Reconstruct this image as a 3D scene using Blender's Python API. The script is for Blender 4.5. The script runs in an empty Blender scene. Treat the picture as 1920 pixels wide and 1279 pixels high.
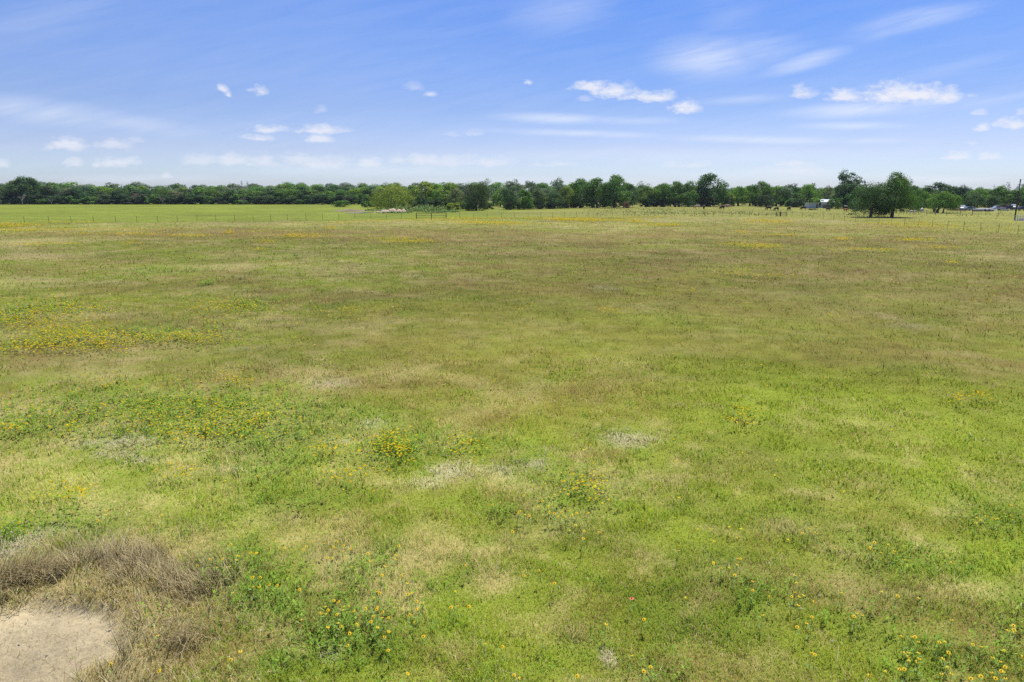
import bpy, math, random
import numpy as np
from mathutils import Vector
R = math.radians
sc = bpy.context.scene
C = sc.collection
rng = np.random.default_rng(7)
random.seed(7)

# ---------------------------------------------------------------- camera
CH, F_PX, PITCH = 6.0, 1300.0, R(12.03)
cam_d = bpy.data.cameras.new('camera'); cam = bpy.data.objects.new('camera', cam_d); C.objects.link(cam)
cam.location = (0, 0, CH); cam.rotation_euler = (R(90) - PITCH, 0, 0)
cam_d.sensor_width = 36; cam_d.lens = 36 * F_PX / 1920; cam_d.clip_start = 0.1; cam_d.clip_end = 20000
sc.camera = cam
sp_, cp_ = math.sin(PITCH), math.cos(PITCH)
def ray(px, py):
    r = (np.asarray(px, float) - 960) / F_PX; u = -(np.asarray(py, float) - 639.5) / F_PX
    return r, cp_ + u * sp_, -sp_ + u * cp_
def at(px, py, z=0.0):
    """the place in the field that the photograph shows at a pixel"""
    dx, dy, dz = ray(px, py); t = (z - CH) / dz
    return dx * t, dy * t
def pix(x, y, z=0.0):
    d = y * cp_ - (z - CH) * sp_; u = y * sp_ + (z - CH) * cp_
    d = np.maximum(d, 0.5)
    return 960 + F_PX * x / d, 639.5 - F_PX * u / d

# ---------------------------------------------------------------- render settings
sc.view_settings.view_transform = 'Standard'; sc.view_settings.look = 'None'
sc.view_settings.gamma = 1; sc.view_settings.exposure = 0.45
sc.render.engine = 'CYCLES'
sc.cycles.max_bounces = 6; sc.cycles.diffuse_bounces = 3; sc.cycles.glossy_bounces = 2
sc.cycles.transmission_bounces = 3; sc.cycles.transparent_max_bounces = 4; sc.cycles.volume_bounces = 0
sc.cycles.use_denoising = False
sc.cycles.caustics_reflective = False; sc.cycles.caustics_refractive = False

# ---------------------------------------------------------------- node helpers
class NT:
    def __init__(s, tree): s.t = tree; tree.nodes.clear()
    def n(s, kind, **kw):
        nd = s.t.nodes.new(kind)
        ins = kw.pop('ins', {})
        for k, v in kw.items(): setattr(nd, k, v)
        for k, v in ins.items():
            if isinstance(v, bpy.types.NodeSocket): s.t.links.new(v, nd.inputs[k])
            else: nd.inputs[k].default_value = v
        return nd
    def m(s, op, a, b=None, c=None, clamp=False):
        ins = {0: a}
        if b is not None: ins[1] = b
        if c is not None: ins[2] = c
        return s.n('ShaderNodeMath', operation=op, use_clamp=clamp, ins=ins).outputs[0]
    def v(s, op, a, b=None, out=0):
        ins = {0: a}
        if b is not None: ins[1] = b
        return s.n('ShaderNodeVectorMath', operation=op, ins=ins).outputs[out]
    def mix(s, f, a, b, blend='MIX'):
        nd = s.n('ShaderNodeMix', data_type='RGBA', blend_type=blend, ins={0: f, 6: a, 7: b})
        return nd.outputs[2]
    def ramp(s, f, stops, interp='LINEAR'):
        nd = s.n('ShaderNodeValToRGB', ins={0: f}); cr = nd.color_ramp; cr.interpolation = interp
        while len(cr.elements) < len(stops): cr.elements.new(0.5)
        for e, (p, c) in zip(cr.elements, stops): e.position = p; e.color = (*c, 1) if len(c) == 3 else c
        return nd.outputs[0]

# ---------------------------------------------------------------- sky and clouds
SUN_EL, SUN_AZ = R(66), R(35)          # azimuth measured from +Y towards +X
w = bpy.data.worlds.new('World'); sc.world = w; w.use_nodes = True
N = NT(w.node_tree)
tc = N.n('ShaderNodeTexCoord').outputs['Generated']
sky = N.n('ShaderNodeTexSky', sky_type='NISHITA', sun_disc=False, sun_elevation=SUN_EL, sun_rotation=SUN_AZ,
          altitude=200, air_density=1.0, dust_density=0.6, ozone_density=1.5).outputs[0]
sep = N.n('ShaderNodeSeparateXYZ', ins={0: tc})
yy = N.m('MAXIMUM', sep.outputs[1], 0.02)
u = N.m('DIVIDE', sep.outputs[0], yy); v = N.m('DIVIDE', sep.outputs[2], yy)
uv = N.n('ShaderNodeCombineXYZ', ins={0: u, 1: v}).outputs[0]
SKY_STOPS = [(0.0, (1, 1, 1)), (1.0, (1, 1, 1))]
SKY_STOPS = [(0.0, (0.76, 0.88, 1.27)), (0.029, (0.74, 0.86, 1.24)), (0.059, (0.708, 0.743, 1.089)), (0.115, (0.587, 0.662, 0.996)), (0.183, (0.589, 0.705, 1.066)), (0.242, (0.555, 0.716, 1.124)), (0.6, (0.55, 0.72, 1.15))]
tint = N.ramp(N.m('MAXIMUM', sep.outputs[2], 0), SKY_STOPS)
skyc = N.mix(1.0, sky, tint, 'MULTIPLY')
deep = N.m('MULTIPLY', N.n('ShaderNodeMapRange', interpolation_type='SMOOTHSTEP', ins={0: sep.outputs[0], 1: -.35, 2: .15, 3: 0.0, 4: 1.0}).outputs[0],
           N.n('ShaderNodeMapRange', interpolation_type='SMOOTHSTEP', ins={0: sep.outputs[2], 1: .05, 2: .22, 3: 0.0, 4: 1.0}).outputs[0])
skyc = N.mix(deep, skyc, N.mix(1.0, skyc, (.70, .84, .95, 1), 'MULTIPLY'))
def uvp(px, py):
    a, b, c = ray(px, py); return a / b, c / b
# small noise that frays the cloud edges
st = N.n('ShaderNodeVectorMath', operation='MULTIPLY', ins={0: uv, 1: (1, 1.9, 1)}).outputs[0]
nz = N.n('ShaderNodeTexNoise', ins={'Vector': st, 'Scale': 52, 'Detail': 8, 'Roughness': 0.62})
nzf = nz.outputs[0]
nzl = N.n('ShaderNodeTexNoise', ins={'Vector': st, 'Scale': 16, 'Detail': 4, 'Roughness': 0.6}).outputs[0]
off = N.v('MULTIPLY', N.v('SUBTRACT', nz.outputs[1], (0.5, 0.5, 0.5)), (0.020, 0.010, 0))
uvd = N.v('ADD', uv, off)
CUMULUS = [  # px, py, rx, ry, opacity
 (1690,174,58,17,1),(1735,177,56,16,1),(1765,181,30,11,1),(1655,183,34,9,1),(1588,180,34,10,.9),(1508,174,26,10,.75),(1108,162,32,8,.9),(1150,171,40,11,1),
 (1200,181,34,9,.95),(1232,183,28,10,.95),(1290,200,26,10,.95),(990,155,7,4,.8),(418,168,9,6,.85),(426,177,7,7,.85),(488,171,15,7,.75),
 (806,177,12,5,.6),(778,163,16,7,.3),(602,205,9,6,.3),(502,243,36,7,.85),(484,258,26,6,.85),(600,243,46,8,.9),(597,260,26,7,.8),(130,270,34,12,.85),
 (213,271,30,9,.6),(258,262,14,6,.3),(95,275,18,5,.3),(142,305,15,8,.8),(182,307,14,6,.7),(218,303,38,9,.85),(375,300,40,9,.5),(435,300,50,10,.75),(490,303,35,11,.8),(570,300,40,10,.6),(605,303,55,13,.7),
 (692,304,24,9,.75),(800,300,60,9,.7),(850,301,70,10,.7),(920,303,40,9,.7),(6,307,14,8,.7),(315,329,9,5,.7),(1045,308,38,5,.6),(1300,309,50,6,.6),
 (1490,307,35,5,.7),(1490,318,55,8,.55),(1795,293,19,7,.85),(1857,294,19,6,.85),(1902,233,34,10,.95),(1843,238,12,8,.85),(1838,211,13,6,.5),
 (1915,210,10,5,.4),(890,249,16,5,.4),(850,252,14,4,.25),(1175,158,14,6,.3),(1098,185,14,5,.3),(1822,179,10,4,.4),(1820,268,12,3,.4)]
CIRRUS = [  # px, py, rx, ry, tilt, opacity
 (1325,108,105,34,.02,.50),(1400,98,110,26,.12,.28),(1510,116,80,13,.26,.50),(1720,36,130,18,.2,.34),(1680,48,70,14,.35,.25),(1040,222,110,9,-.03,.50),(1180,226,120,7,0,.25),(1600,206,125,13,.05,.55),(1600,236,110,7,0,.40),
 (1080,250,170,6,-.03,.42),(1420,262,170,7,-.02,.42),(1640,264,120,6,0,.22),(1400,187,90,8,.05,.26),(70,208,170,22,-.12,.34),(230,228,150,16,-.15,.24),(1730,200,170,12,.12,.20),(1860,190,130,8,.2,.2),
 (1060,20,110,34,.1,.20),(100,30,200,30,.2,.10),(1370,30,60,50,.5,.10),(1750,135,220,10,.22,.10),(1760,336,120,8,0,.5),(250,335,200,8,0,.28),(1250,290,400,14,0,.22),(700,320,260,12,0,.3),(1500,330,260,12,0,.3),(1000,340,300,9,0,.3)]
dn_c = N.m('MULTIPLY_ADD', N.m('SUBTRACT', nzf, 0.5), 1.7, N.m('MULTIPLY', N.m('SUBTRACT', nzl, 0.5), 1.0))
acc = None; top = None
for (px, py, rx, ry, a) in CUMULUS:
    cu, cv = uvp(px, py + ry * .3)
    d = N.v('MULTIPLY', N.v('SUBTRACT', uvd, (float(cu), float(cv), 0)), (F_PX / (rx * 1.42), F_PX / (ry * 1.85), 0))
    d = N.v('MAXIMUM', d, N.v('MULTIPLY', d, (-1.0, -2.1, 0)))      # flat bases
    ln = N.v('LENGTH', d, out=1)
    e = N.m('MULTIPLY_ADD', N.m('ADD', N.m('SUBTRACT', 0.92, ln), dn_c), 1.3 * a, 0.0, clamp=True)
    e = N.m('MINIMUM', e, a)
    acc = e if acc is None else N.m('MAXIMUM', acc, e)
# streaks of cirrus: noise drawn out along the wind
st2 = N.v('MULTIPLY', uv, (1.6, 11, 1)); rot = N.n('ShaderNodeVectorRotate', rotation_type='Z_AXIS', ins={0: uv, 3: R(-11)}).outputs[0]
nc = N.n('ShaderNodeTexNoise', ins={'Vector': N.v('MULTIPLY', rot, (1.5, 14, 1)), 'Scale': 5.0, 'Detail': 7, 'Roughness': 0.62, 'Distortion': 0.35}).outputs[0]
ncs = N.m('MULTIPLY_ADD', nc, 2.2, -0.45, clamp=True)
acc2 = None
for (px, py, rx, ry, tl, a) in CIRRUS:
    cu, cv = uvp(px, py)
    mp = N.n('ShaderNodeVectorRotate', rotation_type='Z_AXIS', ins={0: N.v('SUBTRACT', uv, (float(cu), float(cv), 0)), 3: -tl}).outputs[0]
    ln = N.v('LENGTH', N.v('MULTIPLY', mp, (F_PX / (rx * 1.3), F_PX / (ry * 1.5), 0)), out=1)
    s1 = N.n('ShaderNodeMapRange', interpolation_type='SMOOTHSTEP', ins={0: ln, 1: 1.0, 2: 0.0, 3: 0.0, 4: a}).outputs[0]
    acc2 = s1 if acc2 is None else N.m('MAXIMUM', acc2, s1)
cir = N.m('MULTIPLY', acc2, N.m('MULTIPLY_ADD', ncs, 0.85, 0.35, clamp=True))
veil = N.m('MULTIPLY', ncs, N.ramp(v, [(0.0, (.10,)*3), (0.12, (.09,)*3), (0.45, (.05,)*3), (1, (.02,)*3)]))
SKYG = 1.0
c1 = N.mix(N.m('ADD', cir, veil, clamp=True), skyc, (6.6, 7.0, 7.9, 1))
# flat undersides a little greyer than the tops
shade = N.mix(nzl, (5.7, 6.1, 7.2, 1), (7.35, 7.3, 7.6, 1))
lowf = N.ramp(v, [(0.0, (.75,)*3), (0.10, (.95,)*3), (0.2, (1,)*3)])
c2 = N.mix(N.m('MULTIPLY', acc, lowf), c1, shade)
bg = N.n('ShaderNodeBackground', ins={0: c2, 1: 0.095})
N.n('ShaderNodeOutputWorld', ins={0: bg.outputs[0]})
w.cycles.sampling_method = 'MANUAL'; w.cycles.sample_map_resolution = 512

# ---------------------------------------------------------------- sun
sd = bpy.data.lights.new('sun', 'SUN'); sd.energy = 4.2; sd.angle = R(0.53); sd.color = (1.0, 0.955, 0.88)
so = bpy.data.objects.new('sun', sd); C.objects.link(so)
dirv = Vector((math.sin(SUN_AZ) * math.cos(SUN_EL), math.cos(SUN_AZ) * math.cos(SUN_EL), math.sin(SUN_EL)))
so.rotation_euler = dirv.to_track_quat('Z', 'Y').to_euler(); so.location = (60, 80, 150)

# ---------------------------------------------------------------- object helpers
def tag(o, label=None, cat=None, group=None, kind=None):
    if label: o['label'] = label
    if cat: o['category'] = cat
    if group: o['group'] = group
    if kind: o['kind'] = kind
    return o
def empty(name, loc, rz=0.0):
    o = bpy.data.objects.new(name, None); C.objects.link(o); o.location = loc; o.rotation_euler = (0, 0, rz)
    o.empty_display_size = 0.3
    return o
def link_mesh(name, me, mats, parent=None, loc=None):
    o = bpy.data.objects.new(name, me); C.objects.link(o)
    for m_ in (mats if isinstance(mats, (list, tuple)) else [mats]):
        if m_.name not in [x.name for x in me.materials if x]: me.materials.append(m_)
    if parent: o.parent = parent
    if loc is not None: o.location = loc
    return o
def np_mesh(name, V, Fs, col=None, smooth=False, mat=None):
    """V (n,3); Fs list of (k, m) index arrays with the same k each; colours per point"""
    me = bpy.data.meshes.new(name)
    V = np.ascontiguousarray(V, dtype=np.float32)
    me.vertices.add(len(V)); me.vertices.foreach_set('co', V.ravel())
    loops = np.concatenate([f.ravel() for f in Fs]).astype(np.int32)
    tot = np.concatenate([np.full(len(f), f.shape[1], np.int32) for f in Fs])
    start = np.concatenate([[0], np.cumsum(tot)[:-1]]).astype(np.int32)
    me.loops.add(len(loops)); me.loops.foreach_set('vertex_index', loops)
    me.polygons.add(len(tot)); me.polygons.foreach_set('loop_start', start); me.polygons.foreach_set('loop_total', tot)
    if mat is not None: me.polygons.foreach_set('material_index', np.asarray(mat, np.int32))
    me.update(calc_edges=True)
    if smooth: me.polygons.foreach_set('use_smooth', np.ones(len(tot), bool))
    if col is not None:
        a = me.color_attributes.new('col', 'FLOAT_COLOR', 'POINT')
        c4 = np.ones((len(V), 4), np.float32); c4[:, :3] = col
        a.data.foreach_set('color', c4.ravel())
    return me
class MB:
    """collects boxes, tubes and prisms into one mesh"""
    def __init__(s): s.V = []; s.Fq = []; s.n = 0
    def add(s, V, Fq):
        V = np.asarray(V, float); s.V.append(V); s.Fq += [[i + s.n for i in f] for f in Fq]; s.n += len(V); return s
    def box(s, x0, x1, y0, y1, z0, z1, tx=0.0, tz=0.0):
        s.add([(x0,y0,z0),(x1,y0,z0),(x1,y1,z0),(x0,y1,z0),(x0+tx,y0+tz,z1),(x1-tx,y0+tz,z1),(x1-tx,y1-tz,z1),(x0+tx,y1-tz,z1)],
              [(3,2,1,0),(4,5,6,7),(0,1,5,4),(1,2,6,5),(2,3,7,6),(3,0,4,7)]); return s
    def tube(s, P, rad, k=6, cap=True):
        P = [Vector(p) for p in P]; rad = rad if isinstance(rad, (list, tuple)) else [rad] * len(P)
        V = []; 
        for i, p in enumerate(P):
            t = (P[min(i + 1, len(P) - 1)] - P[max(i - 1, 0)]).normalized()
            a = t.cross(Vector((0, 0, 1)) if abs(t.z) < 0.9 else Vector((1, 0, 0))).normalized(); b = t.cross(a)
            for j in range(k):
                an = 2 * math.pi * j / k; q = p + (a * math.cos(an) + b * math.sin(an)) * rad[i]; V.append(tuple(q))
        Fq = [(i*k + j, i*k + (j+1) % k, (i+1)*k + (j+1) % k, (i+1)*k + j) for i in range(len(P)-1) for j in range(k)]
        if cap: Fq += [tuple(reversed(range(k))), tuple(range((len(P)-1)*k, len(P)*k))]
        s.add(V, Fq); return s
    def prism(s, prof, x0, x1):
        """profile of (y,z) points run along x"""
        k = len(prof); V = [(x0, y, z) for y, z in prof] + [(x1, y, z) for y, z in prof]
        s.add(V, [tuple(range(k)), tuple(reversed(range(k, 2*k)))] + [(i, i + k, (i+1) % k + k, (i+1) % k) for i in range(k)]); return s
    def build(s, name, mat, parent=None, loc=None, smooth=False):
        me = bpy.data.meshes.new(name); me.from_pydata(np.concatenate(s.V).tolist(), [], s.Fq); me.update()
        if smooth: me.polygons.foreach_set('use_smooth', np.ones(len(me.polygons), bool))
        return link_mesh(name, me, mat, parent, loc)
def copy_tree(o, parent=None):
    c = o.copy(); C.objects.link(c); c.parent = parent
    for ch in KIDS.get(o.name, []): copy_tree(ch, c)
    return c
KIDS = {}
def reg(root, *kids): KIDS.setdefault(root.name, []).extend(kids)

# ---------------------------------------------------------------- noise in numpy
def _h(ix, iy, s):
    a = (ix.astype(np.int64) * 374761393 + iy.astype(np.int64) * 668265263 + s * 974634777) & 0xffffffff
    a = ((a ^ (a >> 13)) * 1274126177) & 0xffffffff
    return ((a ^ (a >> 16)) & 0xffff) / 65535.0
def vn(x, y, s=0):
    ix = np.floor(x); iy = np.floor(y); fx = x - ix; fy = y - iy
    fx = fx*fx*(3-2*fx); fy = fy*fy*(3-2*fy)
    a = _h(ix, iy, s); b = _h(ix+1, iy, s); c = _h(ix, iy+1, s); d = _h(ix+1, iy+1, s)
    return (a*(1-fx)+b*fx)*(1-fy) + (c*(1-fx)+d*fx)*fy
def fbm(x, y, scale, o=4, s=0, g=0.55):
    x = x / scale; y = y / scale; t = 0; amp = 1; n = 0
    for i in range(o):
        xr = x*0.8 - y*0.6; yr = x*0.6 + y*0.8
        t = t + amp * vn(xr + 17.3*i, yr - 9.1*i, s + i); n += amp; amp *= g; x = xr*2.03; y = yr*2.03
    return t / n      # 0..1, mean .5
def sstep(a, b, x): t = np.clip((x - a) / (b - a), 0, 1); return t*t*(3-2*t)

# the bare hollow in the near left corner
PX, PY = at(40, 1215)
def hollow(x, y):
    """1 inside the bare soil, 0 outside"""
    dx = (x - PX); dy = (y - PY)
    d = np.sqrt((dx / 1.35)**2 + (dy / 1.30)**2) + 0.5 * (fbm(x, y, 0.9, 3, 91) - 0.5)
    return 1 - sstep(0.8, 1.12, d)
def gz(x, y):
    r = np.sqrt(x*x + y*y)
    z = 0.55 * (fbm(x, y, 11.0, 3, 5) - 0.5) * np.clip(1.25 - r / 160, 0.0, 1) * np.clip(r / 30, 0.25, 1)
    return z - 0.22 * hollow(x, y)

# ---------------------------------------------------------------- what grows where
# kinds: 0 vivid green, 1 mid green, 2 leafy dark green, 3 straw, 4 brown seed heads, 5 golden olive, 6 pale grey weeds
PAL = np.array([(0.238,0.305,0.032),(0.218,0.258,0.044),(0.165,0.255,0.040),(0.465,0.398,0.175),(0.270,0.198,0.076),(0.252,0.256,0.044),(0.450,0.405,0.270)])
PATCH = [ # px,py,rx,ry,kind,strength
 (1500,700,230,26,0,.9),(1650,740,260,40,0,.9),(1400,745,160,40,0,.7),(1790,800,200,60,0,.7),(1300,800,160,50,0,.6),(1750,890,180,50,0,.8),(1500,850,200,60,0,.5),(1330,690,90,14,0,.6),
 (720,745,50,12,0,1.2),(690,765,60,14,0,.9),(880,740,60,12,0,.7),(1000,800,70,26,0,.9),(1020,830,50,16,0,.6),(430,690,60,16,0,.9),(420,640,120,10,0,.6),(930,950,180,50,0,.7),(700,930,160,30,0,.6),(100,860,140,30,0,.5),(60,900,100,18,0,.6),
 (900,990,60,40,0,.6),(1250,1010,110,40,0,.7),(1850,1020,110,40,0,.8),(1560,1180,90,40,0,.8),(1490,1050,70,40,0,.6),(1180,1130,100,70,0,.3),(1650,1260,200,40,0,.5),(640,1240,100,30,0,.6),(250,540,300,14,0,.3),(880,700,40,8,0,.6),(1100,730,40,8,0,.6),(1540,560,60,6,0,.8),(1450,520,60,6,0,.5),
 (1600,560,460,70,5,.8),(1350,600,350,70,5,.7),(1100,640,280,50,5,.7),(1000,560,220,40,5,.5),(1450,650,320,22,5,.9),(930,790,130,28,5,1.3),(1080,770,150,30,5,.8),(800,590,200,50,5,.4),(820,640,200,50,5,.4),(560,790,140,20,5,.3),(900,1000,120,14,5,.4),(730,1000,70,12,5,.8),
 (1600,500,420,50,4,.7),(1800,640,200,60,4,.45),(1750,690,140,26,4,1.0),(1200,490,380,40,4,.55),(1040,545,80,12,4,.8),(1080,725,60,18,4,1.0),(935,785,32,18,4,1.4),(1250,560,90,8,4,.5),(380,715,60,20,4,.9),(340,690,60,12,4,.5),(60,690,90,18,4,.5),(630,650,90,12,4,.4),(1850,430,160,10,4,.6),(1840,990,120,18,4,.5),(1660,1050,60,40,4,.5),(600,1130,60,30,4,.6),(370,1200,90,50,4,.5),(820,1240,90,50,4,.4),(1280,1260,120,40,4,.5),(1300,1110,120,40,4,.35),(1470,1000,120,20,4,.5),
 (200,440,260,7,4,.9),(500,437,240,8,4,1.0),(800,436,260,8,4,.9),(1150,440,300,9,4,.9),(1500,425,300,8,4,.8),(1700,450,300,16,4,.8),(900,455,300,10,4,.5),(160,480,120,6,4,.6),(350,432,100,5,4,.8),
 (45,455,60,8,3,1.6),(110,592,90,7,3,1.5),(60,632,70,10,3,1.8),(210,592,50,6,3,1.0),(45,478,60,6,3,1.2),(100,480,60,5,3,.9),(420,498,70,5,3,1.0),(560,480,80,5,3,.5),(760,700,60,14,3,1.1),(600,715,60,16,3,.8),(500,690,90,18,3,.7),(430,600,100,8,3,.4),(380,660,90,9,3,.6),(250,670,90,12,3,.6),(150,700,130,16,3,.7),(60,760,90,16,3,.7),
 (930,1085,50,26,3,2.6),(865,1035,60,18,3,1.4),(1480,990,36,12,3,2.0),(1060,985,70,30,3,1.0),(700,1110,40,30,3,.7),(350,880,90,26,3,.9),(150,950,120,24,3,.9),(480,980,60,26,3,.8),(1180,1010,60,18,3,1.0),(1080,1190,60,20,3,1.0),(1240,1040,60,16,3,.7),(1350,1070,60,20,3,.6),(1600,1080,90,40,3,.3),(1750,1110,80,20,3,.6),(1810,1100,60,14,3,.8),(330,1020,80,20,3,.6),(230,640,90,8,3,.5),(540,850,90,22,3,.5),(660,890,100,20,3,.6),(440,770,70,20,3,.3),(330,835,70,14,3,.4),(1200,580,110,10,3,.5),(760,560,100,7,3,.4),(1000,470,140,6,3,.4),(1370,545,34,4,3,.8),(700,475,90,5,3,.4),(1000,900,120,26,3,.5),(1380,860,120,24,3,.4),(1150,890,80,16,3,.4),(1600,905,90,20,3,.4),(1870,480,60,12,3,.9),(1500,412,240,4,3,1.2),(1660,595,12,7,3,2.2),(1240,660,60,6,3,.3),(930,420,260,5,3,.6),(520,420,200,4,3,.8),
 (1185,823,42,12,6,1.9),(840,880,34,12,6,1.3),(800,905,34,9,6,.6),(240,832,44,12,6,1.6),(225,855,40,10,6,1.2),(165,836,16,8,6,1.2),(620,720,34,9,6,1.3),(960,880,60,14,6,.7),(1010,868,22,9,6,1.3),(640,830,40,6,6,1.0),(1135,540,26,5,6,.8),(1700,612,40,5,6,.6),(620,1230,20,10,6,1.5),(700,797,20,8,6,.9),(270,868,26,8,6,1.0),(1140,1235,14,16,6,1.3),(460,655,40,5,6,.6),(440,888,30,8,6,.6),(15,1035,26,22,6,1.8),(90,1000,30,18,6,.8),
 (400,790,150,40,2,1.2),(240,760,180,30,2,.6),(60,800,80,30,2,.9),(745,845,50,22,2,2.0),(870,830,60,14,2,.8),(130,640,90,14,2,1.3),(340,632,80,10,2,1.2),(60,590,70,14,2,1.0),(1080,920,90,50,2,.8),(520,880,50,30,2,1.1),(450,1080,80,34,2,1.5),(500,1130,50,34,2,1.2),(640,1150,100,50,2,1.0),(560,950,80,24,2,.7),(10,1010,30,26,2,1.6),(640,1210,110,40,2,.9),(150,985,60,26,2,.9),(700,1060,50,30,2,.9),(1700,1060,60,24,2,.6),(1610,1170,60,26,2,.6),(1730,1230,90,40,2,.6),(1870,1240,60,30,2,.7),(1430,1110,60,26,2,.6),(930,960,40,14,2,.4),(1860,985,50,18,2,.6),(1900,1190,40,26,2,.8),(1240,1270,60,20,2,.9),(290,1180,40,16,2,.6),(520,1250,60,20,2,.5),(510,830,60,16,2,.9),
 (470,574,40,8,2,.8),(210,525,60,6,2,.3),(1400,785,26,10,2,.9),(385,538,10,5,2,1.5),(300,510,30,4,2,.5),(950,960,20,20,2,.4),(450,935,60,14,2,.4),(1640,1010,40,10,2,.4),
]
KS = [.7, 1, .55, .62, .56, .66, .75]; _pc = []
for (px, py, rx, ry, k, s) in PATCH:
    cx, cy = at(px, py); _, y0 = at(px, py + ry); _, y1 = at(px, max(py - ry, 404)); dist = math.hypot(cx, cy)
    _pc.append((float(cx), float(cy), rx * dist / F_PX * 1.05, float(y1 - y0) / 2 + 1e-3, k, s))
def weights(x, y):
    n = len(x); W = np.zeros((n, 7), np.float32)
    px, py = pix(x, y)
    a = fbm(x, y, 16, 4, 11); b = fbm(x, y, 5, 4, 23); c = fbm(x, y, 1.5, 3, 37); d = fbm(x, y, 3, 3, 53); e = fbm(x, y, 0.55, 2, 71)
    g = fbm(x, y, 9, 4, 67)
    f2 = fbm(x, y, 2.4, 3, 97)
    W[:, 0] = 0.26 + 5.0 * np.clip(b - .53, 0, 1) + 5.5 * np.clip(c - .55, 0, 1) + 4.5 * np.clip(e - .60, 0, 1)
    W[:, 1] = 0.46 + 0.5 * (a - .5)
    W[:, 2] = 0.08 + 4.0 * np.clip(d - .58, 0, 1) + 4.5 * np.clip(e - .62, 0, 1)
    W[:, 3] = 0.14 + 5.0 * np.clip(g - .56, 0, 1) + 7.0 * np.clip(f2 - .57, 0, 1) + 5.5 * np.clip(.40 - e, 0, 1)
    W[:, 4] = 0.08 + 3.5 * np.clip(a - .55, 0, 1) + 6.0 * np.clip(.42 - b, 0, 1) + 5 * np.clip(.38 - c, 0, 1)
    W[:, 5] = 0.16 + 3.0 * np.clip(.44 - g, 0, 1) + 3 * np.clip(.4 - f2, 0, 1)
    W[:, 6] = 0.015 + 0.5 * np.clip(fbm(x, y, 2.2, 3, 83) - .66, 0, 1)
    for (cx, cy, rx, ry, k, s) in _pc:
        dx = (x - cx) / rx; dy = (y - cy) / ry
        idx = np.nonzero((np.abs(dx) < 1.9) & (np.abs(dy) < 1.9))[0]
        if len(idx) == 0: continue
        q = dx[idx]**2 + dy[idx]**2
        q = q * (0.55 + 0.9 * b[idx]) + 1.1 * (c[idx] - .5) + .5 * (d[idx] - .5)
        f = s * KS[k] * np.exp(-0.9 * np.clip(q, 0, 9)) * 1.6
        W[idx, k] += f
        oth = np.exp(-f * 0.35); 
        for j in range(7):
            if j != k: W[idx, j] *= oth
    W = W ** 1.18
    rim = np.exp(-np.clip(np.sqrt(((x - PX) / 1.9)**2 + ((y - PY) / 1.8)**2) - .9, 0, 9)**2 * 7)[:, None]
    W = W * (1 - rim) + rim * np.array([.03, .06, .02, .5, .3, .02, .12]) * W.sum(1, keepdims=True)
    # the grazed pasture past the fence on the left
    pas = pasture(x, y)[:, None]
    P = np.zeros_like(W); P[:, 0] = .80; P[:, 1] = .50; P[:, 2] = .14 + 2.5*np.clip(d-.58,0,1) + 1.5*np.clip(b-.58,0,1); P[:, 5] = .06 + .3*np.clip(a-.5,0,1); P[:, 3] = .02 + .5*np.clip(g-.58,0,1); P[:, 4] = .04
    W = W / W.sum(1, keepdims=True); P = P / P.sum(1, keepdims=True)
    W = W * (1 - pas) + P * pas
    # rough grazing in front of the trees on the right
    rg = rough(x, y)[:, None]
    P = np.zeros_like(W); P[:, 0] = .34; P[:, 1] = .42; P[:, 2] = .08; P[:, 3] = .26 + .8*np.clip(d-.5,0,1); P[:, 4] = .16 + .4*np.clip(a-.5,0,1); P[:, 5] = .22; P[:, 6] = .02
    W = W * (1 - rg) + P * rg
    return W / W.sum(1, keepdims=True)

FENCE_PX = [(0,417),(46,418.5),(92,418.2),(134,418),(176,417.5),(217,417.2),(257,417),(296,416.7),(333,416.4),(370,415.6),(405,415.3),(440,415),(475,414.8),(508,414.2),(539,413.6),(574,413),(605,412.6),(635.5,412),(665.4,411.8),(695.6,411.8),(724.6,411.6),(752.6,411.4)]
BRACE_PX = [(780.8,410.8),(809,411.0),(836.7,410.6)]
FENCE2_PX = [(862,410),(888,409.6),(913.5,409.4),(940.3,409.2),(964.6,408.8),(990,408.6),(1014,408.2),(1036,407.8),(1059,407.4),(1081,407),(1103.7,406.8),(1126.5,406.5),(1148,406.2),(1168.5,406.6),(1189.5,406.2),(1208.5,405.8),(1227.5,405.7),(1246.5,405.6),(1265,405.8),(1284,405.6),(1302,405.8),(1321,406),(1337.5,406.3),(1354,406),(1371,406),(1388,405.8),(1405,405.6)]
FENCE3_PX = [(1485,406),(1504,408),(1524,411.5),(1543,412.6),(1563,413.8),(1583,415),(1604,416.4),(1625,418),(1647.5,419.8),(1671,421.6),(1696,423.6),(1722,425.2),(1748,427.2),(1776,429.4),(1806,431.6),(1838,434),(1872,436.6),(1908,439.5)]
_fx, _fy = at(np.array([p[0] for p in FENCE_PX + BRACE_PX + FENCE2_PX]), np.array([p[1] for p in FENCE_PX + BRACE_PX + FENCE2_PX]))
_o = np.argsort(_fx); _fx = _fx[_o]; _fy = _fy[_o]
def past_fence(x, y):
    yb = np.interp(x, np.concatenate([[-400], _fx, [60, 74, 76, 90]]), np.concatenate([[_fy[0] - 20], _fy, [170, 165, 100, 60]]))
    return y - yb
def tone(x, y):  # mottling, plus colour raised close in to offset shade between blades, lowered beyond
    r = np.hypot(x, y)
    return (1 + .42 * (fbm(x, y, 5, 4, 151) - .5) + .40 * (fbm(x, y, 28, 3, 157) - .5) + .28 * (fbm(x, y, 1.1, 2, 163) - .5)) * (1.47 - .60 * sstep(11, 44, r) + .12 * sstep(70, 130, r)) * (1 + .10 * sstep(-.5, 1.5, past_fence(x, y)))
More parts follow.
